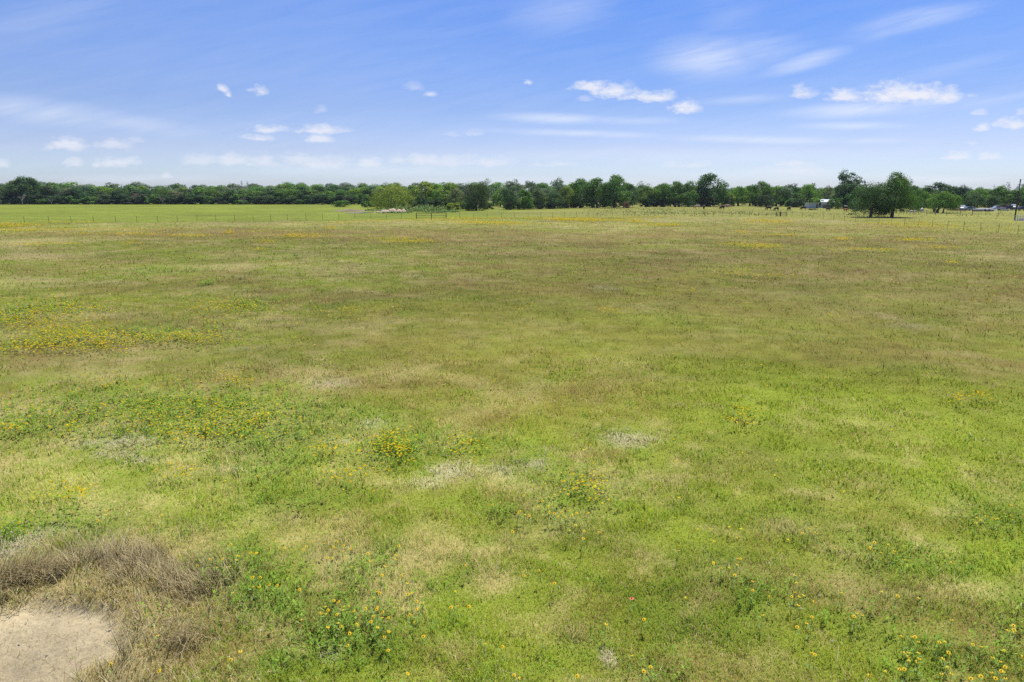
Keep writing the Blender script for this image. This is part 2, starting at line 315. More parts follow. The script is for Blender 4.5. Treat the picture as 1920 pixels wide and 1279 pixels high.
def pasture(x, y):
    px, py = pix(x, y)
    return sstep(-0.5, 1.5, past_fence(x, y)) * (1 - sstep(830, 1180, px + (fbm(x, y, 30, 3, 3) - .5) * 300))
def rough(x, y):
    px, py = pix(x, y)
    return sstep(-0.5, 1.5, past_fence(x, y)) * sstep(830, 1180, px + (fbm(x, y, 30, 3, 3) - .5) * 300)

# ---------------------------------------------------------------- materials
MATS = {}
def mat_principled(name, col, rough=0.7, metal=0.0, noise=0.0, nscale=3.0, bump=0.0, col2=None, spec=0.3):
    if name in MATS: return MATS[name]
    m_ = bpy.data.materials.new(name); m_.use_nodes = True; T = NT(m_.node_tree)
    base = (*col, 1)
    co = T.n('ShaderNodeTexCoord').outputs['Object']
    nz = T.n('ShaderNodeTexNoise', ins={'Vector': co, 'Scale': nscale, 'Detail': 5, 'Roughness': .65}).outputs[0]
    c2 = (*(col2 or tuple(c * (1 - noise) for c in col)), 1)
    cc = T.mix(T.m('MULTIPLY_ADD', nz, 2.2, -.6, clamp=True), base, c2)
    b = T.n('ShaderNodeBsdfPrincipled', ins={'Base Color': cc, 'Roughness': rough, 'Metallic': metal, 'Specular IOR Level': spec})
    if bump:
        bp = T.n('ShaderNodeBump', ins={'Height': nz, 'Strength': bump, 'Distance': 0.1}); T.t.links.new(bp.outputs[0], b.inputs['Normal'])
    T.n('ShaderNodeOutputMaterial', ins={0: b.outputs[0]}); MATS[name] = m_; return m_
def mat_leaf(name, transl=0.28, use_obj=False, up=0.0):
    """colour of each blade or leaf comes with the mesh, the kind of plant from the object's colour"""
    m_ = bpy.data.materials.new(name); m_.use_nodes = True; T = NT(m_.node_tree)
    c = T.n('ShaderNodeAttribute', attribute_name='col').outputs[0]
    if use_obj: c = T.mix(1.0, c, T.n('ShaderNodeObjectInfo').outputs['Color'], 'MULTIPLY')
    nrm = T.n('ShaderNodeNewGeometry').outputs['Normal']
    if up: nrm = T.v('NORMALIZE', T.v('ADD', T.v('SCALE2', nrm) if False else T.v('MULTIPLY', nrm, (1 - up,) * 3), (0, 0, up)))
    d = T.n('ShaderNodeBsdfDiffuse', ins={0: c, 'Normal': nrm}); t = T.n('ShaderNodeBsdfTranslucent', ins={0: T.mix(1.0, c, (1.0, 1.08, .62, 1), 'MULTIPLY'), 'Normal': nrm})
    mx = T.n('ShaderNodeMixShader', ins={0: transl, 1: d.outputs[0], 2: t.outputs[0]})
    T.n('ShaderNodeOutputMaterial', ins={0: mx.outputs[0]}); return m_
M_GRASS = mat_leaf('grass_blades', .42, up=.82)
M_LEAF = mat_leaf('tree_leaves', .26, True, up=.12)
M_BARK = mat_principled('bark', (.16,.125,.10), .9, noise=.5, nscale=6, bump=.4)
M_BARKPALE = mat_principled('pale_bark', (.36,.32,.28), .9, noise=.4, nscale=6)
M_POST = mat_principled('weathered_post', (.15,.13,.105), .8, noise=.4)
M_WIRE = mat_principled('fence_wire', (.14,.13,.12), .6)
M_RUST = mat_principled('rusty_pipe', (.085,.06,.05), .7, noise=.4)

# ground: thatch and soil under the grass
gm = bpy.data.materials.new('meadow_soil'); gm.use_nodes = True; T = NT(gm.node_tree)
at_ = T.n('ShaderNodeAttribute', attribute_name='col').outputs[0]
pos = T.n('ShaderNodeNewGeometry').outputs['Position']
n1 = T.n('ShaderNodeTexNoise', ins={'Vector': pos, 'Scale': 1.1, 'Detail': 8, 'Roughness': .7}).outputs[0]
n2 = T.n('ShaderNodeTexNoise', ins={'Vector': pos, 'Scale': 14, 'Detail': 5, 'Roughness': .7}).outputs[0]
k1 = T.m('MULTIPLY_ADD', n1, 1.1, .45); k2 = T.m('MULTIPLY_ADD', n2, .9, .55)
kk = T.m('MULTIPLY', k1, k2)
cc = T.v('SCALE', at_); T.t.links.new(kk, T.t.nodes[-1].inputs['Scale'])
bp = T.n('ShaderNodeBump', ins={'Height': n2, 'Strength': .5, 'Distance': .05})
b = T.n('ShaderNodeBsdfPrincipled', ins={'Base Color': cc, 'Roughness': .95, 'Specular IOR Level': .05, 'Normal': bp.outputs[0]})
T.n('ShaderNodeOutputMaterial', ins={0: b.outputs[0]})

# ---------------------------------------------------------------- ground sheet
rr = np.concatenate([[0.0, 2.0], np.geomspace(4, 170, 300), np.geomspace(173, 700, 90), np.geomspace(760, 9000, 16)])
th_f = np.radians(np.linspace(90 + 56, 90 - 56, 420)); th_b = np.radians(np.linspace(90 - 56, 90 - 304, 60))[1:-1]
th = np.concatenate([th_f, th_b]); nr, nt = len(rr), len(th)
GX = rr[:, None] * np.cos(th)[None]; GY = rr[:, None] * np.sin(th)[None]
gx, gy = GX.ravel(), GY.ravel(); gzv = gz(gx, gy)
Wg = weights(gx, gy)
colg = Wg @ (PAL * np.array([.92, .88, .85]))
near = sstep(12, 70, np.hypot(gx, gy))[:, None]
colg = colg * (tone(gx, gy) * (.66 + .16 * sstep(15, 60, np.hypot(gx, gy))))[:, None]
hl = hollow(gx, gy)[:, None]
soil = np.array([.410, .340, .205]) * (0.6 + .8 * fbm(gx, gy, .5, 3, 9))[:, None]
colg = colg * (1 - hl) + soil * hl
I = np.arange(nr * nt).reshape(nr, nt)
q = np.stack([I[:-1, :], np.roll(I, -1, 1)[:-1, :], np.roll(I, -1, 1)[1:, :], I[1:, :]], -1).reshape(-1, 4)[:, ::-1]
me = np_mesh('ground', np.stack([gx, gy, gzv], 1), [q], colg, smooth=True)
tag(link_mesh('ground', me, gm), kind='structure')

# ---------------------------------------------------------------- grass
def blades(x, y, h, wd, lean, az, col, seg2, zb=None, curl=0.6):
    """tapering blades; az is the direction they lean to"""
    n = len(x); z = gz(x, y) - 0.01 if zb is None else zb
    fa = rng.uniform(0, math.pi * 2, n); sx, sy = np.cos(fa), np.sin(fa)
    lx, ly = np.cos(az), np.sin(az)
    if seg2:
        l1 = h * .55; t1 = lean * (1 - curl); t2 = lean * (1 + curl)
        x1 = x + lx*np.sin(t1)*l1; y1 = y + ly*np.sin(t1)*l1; z1 = z + np.cos(t1)*l1
        l2 = h * .5; x2 = x1 + lx*np.sin(t2)*l2; y2 = y1 + ly*np.sin(t2)*l2; z2 = z1 + np.cos(t2)*l2
        a = wd * .5
        V = np.stack([np.stack([x - sx*a, y - sy*a, z], 1), np.stack([x + sx*a, y + sy*a, z], 1),
                      np.stack([x1 + sx*a*.8, y1 + sy*a*.8, z1], 1), np.stack([x1 - sx*a*.8, y1 - sy*a*.8, z1], 1),
                      np.stack([x2, y2, z2], 1)], 1)
        b0 = np.arange(n)[:, None] * 5
        return V.reshape(-1, 3), [b0 + np.array([0,1,2,3])], [b0 + np.array([3,2,4])], np.repeat(col, 5, 0)
    a = wd * .5
    x2 = x + lx*np.sin(lean)*h; y2 = y + ly*np.sin(lean)*h; z2 = z + np.cos(lean)*h
    V = np.stack([np.stack([x - sx*a, y - sy*a, z], 1), np.stack([x + sx*a, y + sy*a, z], 1), np.stack([x2, y2, z2], 1)], 1)
    return V.reshape(-1, 3), [], [np.arange(n)[:, None] * 3 + np.array([0,1,2])], np.repeat(col, 3, 0)
def join_parts(parts):
    Vs, Q, Tt, Cc, o = [], [], [], [], 0
    for V, q_, t_, c_ in parts:
        Vs.append(V); Q += [a + o for a in q_]; Tt += [a + o for a in t_]; Cc.append(c_); o += len(V)
    Fs = ([np.concatenate(Q)] if Q else []) + ([np.concatenate(Tt)] if Tt else [])
    return np.concatenate(Vs), Fs, np.concatenate(Cc)
def scatter(n, r0, r1, mode, half=50):
    t = rng.uniform(0, 1, n)
    if mode == 2: r = 1 / (1/r0 + t * (1/r1 - 1/r0))
    elif mode == 1: r = r0 * (r1/r0)**t
    else: r = np.sqrt(r0*r0 + t * (r1*r1 - r0*r0))
    a = np.radians(90 + rng.uniform(-half, half, n))
    return r*np.cos(a), r*np.sin(a), r
def pick(W):
    return (W.cumsum(1) > rng.uniform(0, 1, len(W))[:, None]).argmax(1)
def grass_set(x, y, r, wscale=1.0, hscale=1.0):
    keep = rng.uniform(0, 1, len(x)) > hollow(x, y)**1.6 * .985
    x, y, r = x[keep], y[keep], r[keep]
    W = weights(x, y); k = pick(W); n = len(x)
    HT = np.array([.19, .19, .20, .25, .23, .21, .24])[k]
    clump = fbm(x, y, .5, 2, 131); big = fbm(x, y, 4, 3, 137)
    h = HT * (0.42 + .95 * sstep(.28, .78, clump) + .15 * big) * rng.uniform(.6, 1.15, n) * hscale
    ps = pasture(x, y); h *= (1 - .62 * ps); h *= (1 - .25 * rough(x, y))
    h *= np.where(r < 26, .68, np.clip(.5 + r / 130, .5, 1))
    wd = np.array([.0075, .0075, .013, .0046, .0060, .0055, .009])[k] * np.maximum(1, r / 11.0)**.9 * 1.08 * rng.uniform(.7, 1.3, n) * wscale
    wdir = 2.6 + 3.2 * (fbm(x, y, 2.2, 3, 141) - .5)
    az = np.where(rng.uniform(0, 1, n) < .35, wdir + rng.normal(0, .7, n), rng.uniform(0, 6.283, n))
    lean = np.clip(rng.normal(1.0, .36, n) + .15 * (r < 26) + .3 * (big - .5), .05, 1.5)
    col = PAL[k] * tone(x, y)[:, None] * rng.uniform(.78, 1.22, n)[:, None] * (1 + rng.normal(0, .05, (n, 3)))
    tall = (rng.uniform(0, 1, n) < .055) & (r < 40) & (k != 2) & (ps < .5); h = np.where(tall, h * 1.9 + .05, h); wd = np.where(tall, wd * .6, wd)
    nearm = r < 26
    out = []
    for m_, s2 in ((nearm, True), (~nearm, False)):
        if m_.any(): out.append(blades(x[m_], y[m_], h[m_], wd[m_], lean[m_], az[m_], np.clip(col[m_], 0, 1), s2))
    return out
Q_ = 1.0
xa, ya, ra = scatter(int(560000 * Q_), 5.0, 150, 2, 68); xb, yb, rb = scatter(int(720000 * Q_), 6, 180, 1, 56)
xg, yg, rg_ = np.concatenate([xa, xb]), np.concatenate([ya, yb]), np.concatenate([ra, rb])
inside = past_fence(xg, yg) < 0.4
V, Fs, Cc = join_parts(grass_set(xg[inside], yg[inside], rg_[inside]))
o = link_mesh('meadow_grass', np_mesh('meadow_grass', V, Fs, Cc), M_GRASS)
tag(o, 'tall mixed green and straw-coloured grass covering the whole open meadow', 'grass', kind='stuff')
x2, y2, r2 = scatter(150000, 120, 430, 1, 44); m2 = past_fence(x2, y2) > 0.4
V, Fs, Cc = join_parts(grass_set(np.concatenate([x2[m2], xg[~inside]]), np.concatenate([y2[m2], yg[~inside]]), np.concatenate([r2[m2], rg_[~inside]])))
o = link_mesh('pasture_grass', np_mesh('pasture_grass', V, Fs, Cc), M_GRASS)
tag(o, 'short bright green pasture grass between the wire fence and the trees', 'grass', kind='stuff')

# long dry grass round the bare hollow: arching stems
def dry_stems(n):
    cand = 14 * n
    x = PX + rng.uniform(-4.6, 4.6, cand); y = PY + rng.uniform(-3.3, 3.6, cand)
    h = hollow(x, y); dx, dy = x - PX, y - PY
    ring = np.sqrt((dx / 1.95)**2 + (dy / 1.90)**2)
    den = np.exp(-((ring - 1.06) / .27)**2) * (.12 + 3.0 * np.clip(fbm(x, y, .6, 3, 201) - .42, 0, 1)) * np.where(h > .5, .05, 1)
    return x, y, den
x, y, den = dry_stems(15000)
keep = rng.uniform(0, 1, len(x)) < den * .8; x, y = x[keep][:12500], y[keep][:12500]; n = len(x)
cl = fbm(x, y, .55, 2, 211); L = (.16 + .52 * cl) * rng.uniform(.6, 1.2, n)
az = 2 * math.pi * fbm(x, y, 1.1, 2, 221) * 1.6 + rng.normal(0, 1.0, n) - 1.2
tilt0 = np.clip(rng.normal(.25, .16, n), 0, 1); bend = rng.uniform(.15, .75, n)
K = 5; P = [np.stack([x, y, gz(x, y) - .01], 1)]; t = tilt0.copy()
for i in range(K):
    l = L / K; P.append(P[-1] + np.stack([np.cos(az)*np.sin(t), np.sin(az)*np.sin(t), np.cos(t)], 1) * l[:, None]); t = t + bend * .55
fa = rng.uniform(0, 6.283, n); S = np.stack([np.cos(fa), np.sin(fa), np.zeros(n)], 1); wv = rng.uniform(.003, .0075, n)
rows = []
for i, p in enumerate(P):
    a = (wv * (1 - .75 * i / K))[:, None] * S; rows += [p - a, p + a]
V = np.stack(rows, 1).reshape(-1, 3); b0 = np.arange(n)[:, None] * (2 * (K + 1))
Fq = np.concatenate([b0 + np.array([2*i, 2*i+1, 2*i+3, 2*i+2]) for i in range(K)])
DC = np.array([(.46,.38,.20),(.37,.30,.15),(.28,.24,.15),(.54,.46,.27)])[rng.integers(0, 4, n)] * rng.uniform(.95, 1.45, n)[:, None]
o = link_mesh('dry_grass', np_mesh('dry_grass', V, [Fq], np.repeat(DC, 2 * (K + 1), 0)), M_GRASS)
tag(o, 'long arching dry brown grass in a ring around the bare soil hollow', 'dry grass', kind='stuff')

# thin straw litter lying on the bare soil
n = 16000; x = PX + rng.normal(0, 1.6, n); y = PY + rng.normal(0, 1.1, n); kp = hollow(x, y) > .3; x, y = x[kp], y[kp]; n = len(x)
V, q_, t_, c_ = blades(x, y, rng.uniform(.04, .18, n), rng.uniform(.003, .007, n), rng.uniform(1.1, 1.6, n), rng.uniform(0, 6.28, n), np.array([.40,.33,.21]) * rng.uniform(.6, 1.25, n)[:, None], False)
o = link_mesh('straw_litter', np_mesh('straw_litter', V, t_, c_), M_GRASS)
tag(o, 'thin straw litter scattered over the bare soil', 'straw', kind='stuff')

# leafy plants under the flowers: whorls of small broad leaves on upright stems
LEAFY = [(p[0], p[1], p[2], p[3], p[5]) for p in PATCH if p[4] == 2]
xs, ys = [], []
for (px, py, rx, ry, s) in LEAFY:
    cx, cy = at(px, py); _, y0 = at(px, py + ry); _, y1 = at(px, py - ry); D = math.hypot(cx, cy)
    m_ = int(min(1500, 38 * s * (rx * D / F_PX) * (y1 - y0) / 2 * 3.14 * (1 if D < 25 else .4)))
    xs.append(cx + rng.normal(0, .75, m_) * rx * D / F_PX); ys.append(cy + rng.normal(0, .75, m_) * (y1 - y0) / 2)
x = np.concatenate(xs); y = np.concatenate(ys)
def leafy(x, y):
    n = len(x); K = 9; X = np.repeat(x, K) ; Y = np.repeat(y, K); H = np.repeat(rng.uniform(.12, .38, n), K)
    f = np.tile(np.linspace(.25, 1, K), n); az = rng.uniform(0, 6.283, n*K); r = np.hypot(X, Y)
    l = rng.uniform(.035, .085, n*K) * np.maximum(1, r / 14)**.5; wd = l * rng.uniform(.28, .5, n*K)
    el = rng.uniform(-.1, .9, n*K); bx, by, bz = X + rng.normal(0,.015,n*K), Y + rng.normal(0,.015,n*K), gz(X, Y) + H*f
    d = np.stack([np.cos(az)*np.cos(el), np.sin(az)*np.cos(el), np.sin(el)], 1); s_ = np.stack([-np.sin(az), np.cos(az), np.zeros(n*K)], 1)
    b = np.stack([bx, by, bz], 1); V = np.stack([b, b + d*(l*.5)[:,None] + s_*(wd*.5)[:,None], b + d*l[:,None], b + d*(l*.5)[:,None] - s_*(wd*.5)[:,None]], 1)
    col = np.array([(.25,.40,.050),(.30,.43,.065),(.20,.33,.060)])[rng.integers(0, 3, n*K)] * rng.uniform(.75, 1.3, n*K)[:, None]
    return V.reshape(-1, 3), [np.arange(n*K)[:, None]*4 + np.arange(4)], np.repeat(col, 4, 0)
V, Fs, Cc = leafy(x, y)
o = link_mesh('leafy_weeds', np_mesh('leafy_weeds', V, Fs, Cc), M_GRASS)
tag(o, 'dark green leafy weeds growing in clumps beneath the yellow flowers', 'weeds', kind='stuff')

# pale fluffy seed heads of the grey weed patches
xs, ys = [], []
for (px, py, rx, ry, k, s) in [p for p in PATCH if p[4] == 6]:
    cx, cy = at(px, py); _, y0 = at(px, py + ry); _, y1 = at(px, py - ry); D = math.hypot(cx, cy)
    m_ = int(min(300, 70 * s * (rx * D / F_PX) * (y1 - y0) / 2))
    xs.append(cx + rng.normal(0, .55, m_) * rx * D / F_PX); ys.append(cy + rng.normal(0, .55, m_) * (y1 - y0) / 2)
x = np.concatenate(xs); y = np.concatenate(ys); n = len(x)
xx, yx, _r = scatter(260, 7, 90, 1, 42); x = np.concatenate([x, xx]); y = np.concatenate([y, yx]); n = len(x)
def specks(x, y, z, s, col, tilt=1.0):
    """small faceted heads: two crossed kites each"""
    n = len(x); out = []; cc = []
    for j in range(2):
        a = rng.uniform(0, 6.283, n); e = rng.uniform(-.5, .5, n) * tilt; e2 = rng.uniform(-.5, .5, n) * tilt
        u_ = np.stack([np.cos(a), np.sin(a), e], 1) * s[:, None]; v_ = np.stack([-np.sin(a), np.cos(a), e2], 1) * s[:, None]
        c = np.stack([x, y, z], 1); out.append(np.stack([c - u_, c - v_, c + u_, c + v_], 1).reshape(-1, 3)); cc.append(np.repeat(col, 4, 0))
    V = np.concatenate(out); return V, [np.arange(len(V)//4)[:, None]*4 + np.arange(4)], np.concatenate(cc)
s = rng.uniform(.012, .024, n) * np.maximum(1, np.hypot(x, y) / 14)**.5
V, Fs, Cc = specks(x, y, gz(x, y) + rng.uniform(.25, .5, n), s, np.array([.50,.45,.31]) * rng.uniform(.7, 1.15, n)[:, None], 1.5)
o = link_mesh('pale_seed_heads', np_mesh('pale_seed_heads', V, Fs, Cc), M_GRASS)
tag(o, 'pale grey-white seed heads of weeds dotted over the meadow', 'seed heads', kind='stuff')

# ---------------------------------------------------------------- yellow flowers
YEL = [(.72,.60,.03),(.64,.58,.05),(.76,.52,.015)]
# far and middle flowers that no one could count
FP = [ # px,py,rx,ry,number
 (60,590,70,13,420),(150,575,50,8,130),(430,574,48,7,230),(40,650,50,8,200),(130,632,60,14,420),(190,640,50,10,250),(300,630,50,6,170),(370,632,40,6,150),(95,612,60,8,120),
 (400,765,120,34,260),(440,710,24,8,70),(480,790,70,22,130),(260,775,100,22,110),(90,760,90,24,90),(130,800,60,16,50),(380,810,60,26,110),(250,720,100,14,50),(300,800,60,12,50),(20,802,20,6,22),
 (735,820,26,8,45),(745,838,34,16,110),(870,825,36,9,40),(640,835,50,14,45),(600,840,40,10,20),(650,890,60,20,28),(130,925,40,9,36),(330,885,30,8,22),(1100,905,40,22,60),(880,840,30,10,14),
 (655,585,14,5,36),(700,585,50,4,36),(410,603,50,5,60),(600,600,80,10,30),(500,640,80,12,30),(1145,583,16,4,45),(980,578,16,4,14),(1400,775,24,8,50),(1390,790,26,6,20),(1840,745,12,6,26),(1800,750,14,6,26),
 (1380,508,26,4,60),(1440,516,60,3,60),(1300,540,10,4,14),(560,440,60,3,160),(770,451,40,3,260),(740,447,30,2,100),(100,455,40,2,60),(190,437,60,2,90),(245,457,18,3,60),(60,458,30,2,60),(90,430,70,2.5,120),(20,421,50,3,420),
 (30,430,40,2,120),(200,429,120,2,200),(260,438,40,2,120),(350,441,30,2,70),(430,434,8,3,70),(370,442,60,2,70),(560,443,30,4,220),(490,432,40,2,60),(160,415,30,1.2,60),(100,415,20,1,50),(620,425,10,2,60),(500,453,14,3,50),(480,466,20,2,40),
 (640,417,30,1.5,60),(700,414,40,1.2,70),(770,412,60,1.5,120),(880,409,70,1.8,420),(915,417,50,2,420),(955,419,40,2,200),(850,414,40,1.5,120),(1010,408,30,1.5,130),(1080,411,44,2.2,620),(1045,410,20,1.5,160),(1120,412,30,1.2,160),(1180,412,20,1.2,160),(1200,415,14,1.2,120),
 (1230,421,20,1.5,130),(1260,421,14,1.2,120),(1450,415,44,4,300),(1420,412,30,2,120),(1430,460,30,3,240),(1380,457,30,2,80),(1460,440,50,2,120),(1390,434,12,2,50),(1580,447,16,1.5,80),(1710,449,26,2,150),(1760,461,30,2,90),(1600,467,60,2,80),(1650,466,40,1.5,60),(1785,491,12,2,24),(1690,418,60,3,220),(1740,423,80,3,240),(1800,430,90,3,120),(1280,521,12,3,14),(1560,590,10,3,10),
 (690,606,20,4,10),(570,560,160,12,40),(230,560,150,12,60),(1860,560,60,8,12),(1300,985,100,60,8),(1700,655,60,20,8),(1100,690,80,16,8),(980,420,300,3,200),(1200,407,60,1,160)]
xs, ys = [], []
for (px, py, rx, ry, m_) in FP:
    m_ = int(m_ * 1.55); sw = 1.0 if 560 < py < 660 else .72
    a = rng.normal(0, sw, m_) * rx + px; b = rng.normal(0, sw, m_) * ry + py
    X, Y = at(a, np.maximum(b, 404.5), .30); xs.append(X); ys.append(Y)
xx, yx, _ = scatter(900, 14, 150, 1, 42); xs.append(xx); ys.append(yx)
x = np.concatenate(xs); y = np.concatenate(ys); n = len(x)
r = np.hypot(x, y); s = rng.uniform(.019, .034, n) * np.maximum(1, r / 22)**.7
k = rng.integers(0, 3, n); V, Fs, Cc = specks(x, y, gz(x, y) + .30 + rng.normal(0, .05, n), s, np.array(YEL)[k] * rng.uniform(.75, 1.1, n)[:, None], .8)
o = link_mesh('wildflower_bloom', np_mesh('wildflower_bloom', V, Fs, Cc), M_GRASS)
tag(o, 'small yellow wildflowers spread in drifts over the middle and far meadow', 'wildflowers', kind='stuff')

M_PETAL = mat_principled('yellow_petal', (.82,.55,.012), .6, noise=.15, nscale=30, spec=.2)
M_PETAL2 = mat_principled('pale_yellow_petal', (.78,.66,.04), .6, noise=.1, nscale=30, spec=.2)
M_EYE = mat_principled('flower_centre', (.045,.018,.008), .8)
M_STEM = mat_principled('flower_stem', (.22,.34,.08), .8, noise=.2, nscale=20)
def flower_proto(seed, droop, rad, full):
    rs = random.Random(seed); np_ = rs.choice([9, 10, 12]); tx, ty = rs.uniform(-1.2, 1.0), rs.uniform(-1.1, .6)
    H = .31; mb = MB(); eye = MB(); stem = MB()
    ax = Vector((tx * .5, ty * .5, 1)).normalized(); a1 = ax.orthogonal().normalized(); a2 = ax.cross(a1); c = Vector((0, 0, H))
    for i in range(np_):
        an = 6.283 * i / np_ + rs.uniform(-.08, .08); d = a1 * math.cos(an) + a2 * math.sin(an); s_ = ax.cross(d); L = rad * rs.uniform(.88, 1.08); w_ = rad * .15
        p0 = c + d * rad * .2; p1 = c + d * L * .62 - ax * droop * rad * .16; p2 = c + d * L - ax * droop * rad * .5
        mb.add([p0 - s_*w_*.5, p0 + s_*w_*.5, p1 + s_*w_, p1 - s_*w_, p2 + s_*w_*.35, p2 - s_*w_*.35], [(0,1,2,3), (3,2,4,5)])
    for j, (rr_, hh) in enumerate(((.27, -.02), (.25, .14), (.13, .26))): pass
    ring = []; 
    for rr_, hh in ((.28, -.03), (.27, .14), (.14, .27)):
        for i in range(8): an = 6.283*i/8; ring.append(c + (a1*math.cos(an) + a2*math.sin(an))*rad*rr_ + ax*rad*hh)
    eye.add(ring, [(j*8+i, j*8+(i+1) % 8, (j+1)*8+(i+1) % 8, (j+1)*8+i) for j in range(2) for i in range(8)] + [tuple(range(16, 24))])
    b0 = Vector((rs.uniform(-.06, .06), rs.uniform(-.06, .06), -.03)); md = (b0 + c) / 2 + Vector((rs.uniform(-.03, .03), 0, 0))
    stem.tube([b0, md, c - ax * rad * .06], [.0026, .0022, .0020], 5)
    for f in (.35, .6, .8):
        p = b0.lerp(c, f); an = rs.uniform(0, 6.28); d = Vector((math.cos(an), math.sin(an), .6)).normalized(); s_ = d.cross(Vector((0, 0, 1))).normalized()
        stem.add([p, p + d*.04 + s_*.012, p + d*.085, p + d*.04 - s_*.012], [(0, 1, 2, 3)])
    return mb, eye, stem
PROTO = []
for i in range(7):
    mb, eye, stem = flower_proto(30 + i, random.uniform(.2, 1.2), random.uniform(.024, .036), True)
    ms = []
    for nm, q_, mt in (('petals', mb, M_PETAL if i < 6 else M_PETAL2), ('flower_centre', eye, M_EYE if i < 6 else M_PETAL2), ('stem', stem, M_STEM)):
        me = bpy.data.meshes.new(nm); me.from_pydata(np.concatenate([np.array([tuple(p) for p in a]) for a in q_.V]).tolist(), [], q_.Fq); me.update(); me.materials.append(mt); ms.append((nm, me))
    PROTO.append(ms)
def zpx(ox, oy, s): return lambda L: [(ox + a / s, oy + b / s) for a, b in L]
Z1, Z2, Z3, Z4, Z6 = zpx(0, 960, 4), zpx(480, 960, 4), zpx(960, 960, 4), zpx(1440, 960, 4), zpx(600, 700, 4)
CL = [
 ('just above the dry grass ring around the bare soil', Z1([(800,12),(795,40),(738,88),(975,72),(1218,42),(1265,15),(1733,262),(1885,152)])),
 ('at the left edge, above the dry grass ring', Z1([(148,102),(30,110),(172,158),(8,145),(212,185)])),
 ('on the leafy clump just right of the dry grass ring', Z1([(1580,373),(1790,345),(1778,375),(1672,370),(1880,322),(1915,328),(1632,432),(1482,427),(1725,425),(1895,507),(1897,573),(1745,620)]) + Z2([(35,508),(100,560),(160,565),(27,577),(8,320)])),
 ('among the dry tufts below the dry grass ring', Z1([(1185,946),(1806,1060),(835,1165),(1195,1215),(1733,1125)])),
 ('in the loose drift right of the leafy clump', Z2([(655,262),(708,283),(742,262),(606,230),(650,306),(418,235),(378,270),(360,293),(512,243),(142,235),(218,282),(840,318),(860,370),(714,414),(580,275),(535,352),(570,358)])),
 ('in the big near cluster right of the dry grass ring', Z2([(585,672),(618,680),(693,715),(655,718),(540,745),(490,765),(522,775),(607,775),(612,835),(636,866),(540,870),(756,852),(703,918),(686,1008),(337,815),(820,730),(732,748),(517,715),(648,745)])),
 ('in the right half of the near cluster, towards the straw patch', Z2([(914,868),(905,735),(950,755),(885,787),(862,828),(997,900),(965,942),(992,1043),(905,597),(927,612),(880,645),(1155,775),(1183,835),(1205,735),(1205,675),(1250,680),(1175,608),(1140,620),(1255,938),(910,720),(945,795),(992,797)])),
 ('standing alone between the near cluster and the straw patch', Z2([(1104,460),(1090,482),(945,478),(1052,325),(1052,355),(1070,258),(967,407),(1492,602),(1512,703),(1463,718),(1597,712),(630,535),(325,595),(1135,535)])),
 ('standing alone below the pale straw patch', Z2([(1717,987),(1847,1017),(1575,400),(1140,1217)])),
 ('scattered alone in the middle of the near grass', Z3([(90,480),(1250,290),(988,815),(707,847),(487,1240),(897,1082),(235,925),(318,538),(210,440),(1298,657)])),
 ('in the pair at the bottom edge by the pale seed heads', Z3([(1040,1172),(988,1206)])),
 ('at the bottom edge left of the pale seed heads', Z3([(50,1257),(15,1230)])),
 ('in the upright cluster above the middle of the near grass', Z6([(1808,743),(1830,805),(1885,820),(1835,865),(1800,885),(1760,905),(1712,918),(1672,957),(1640,995),(1717,1038),(1757,1048),(1815,1042),(1868,1030),(1888,1062),(1780,1073),(1835,1073),(1710,995),(1765,990),(1835,1012),(1862,905)]) + Z3([(45,8),(95,22),(128,25),(280,5),(318,10),(343,32),(375,5),(397,32),(450,18),(486,8),(570,8),(478,100),(430,142),(541,145),(535,200),(653,155),(5,150)])),
 ('scattered left of the upright middle cluster', Z6([(1497,1032),(1535,1060),(1293,983),(1347,962),(1443,1187),(1525,915),(1567,1068),(1600,848),(1665,850)])),
 ('in the small cluster below the brown grass at centre right', Z3([(1690,350),(1713,357),(1690,400),(1510,393),(1628,430),(1670,483),(1567,425),(1805,600),(1805,528),(1895,47),(1880,783)])),
 ('in the tuft of blooms just right of the straw streak', Z4([(314,120),(316,138),(363,103),(362,153),(503,273),(258,155)])),
 ('in the line of large blooms right of centre', Z4([(768,268),(798,232),(902,253),(847,305),(948,297),(1027,363),(775,282),(940,312)])),
 ('near the right edge, uppermost of the near flowers', Z4([(1562,58),(1593,78),(1557,92),(1637,48),(1693,58),(1715,68),(1825,43),(1836,73),(1347,332),(1380,387)])),
 ('in the cluster below the straw streak on the right', Z4([(210,545),(200,610),(177,647),(235,645),(268,635),(346,687),(229,711),(16,648),(327,800),(290,847),(217,877),(323,1065),(350,1083)])),
 ('in the bright tight group of three blooms in the right foreground', Z4([(665,768),(645,798),(705,783)])),
 ('standing alone in the grass of the right foreground', Z4([(972,642),(1131,655),(850,612),(1375,820),(548,612),(205,480)])),
 ('in the large group near the bottom right corner', Z4([(1007,945),(1078,945),(1100,952),(1127,985),(1283,990),(1321,992),(1028,1068),(1055,1065),(1128,1068),(1055,1100),(1053,1133),(1133,1112),(1118,1138),(1313,1112),(1352,1070),(1020,1193),(985,1193),(877,1213),(760,1238),(1340,1183),(1375,1225),(1298,1225)])),
 ('in the very bottom right corner of the meadow', Z4([(1520,1265),(1595,1248),(1672,1215),(1747,1207),(1775,1178),(1742,1132),(1682,1103),(1763,1057),(1535,1008),(1597,1020),(1705,1263),(1778,1258),(1912,1100),(1765,1210)])),
 ('at the right edge above the bottom corner', Z4([(1801,900),(1843,898),(1838,865),(1848,915)])),
]
nf = 0; first = True
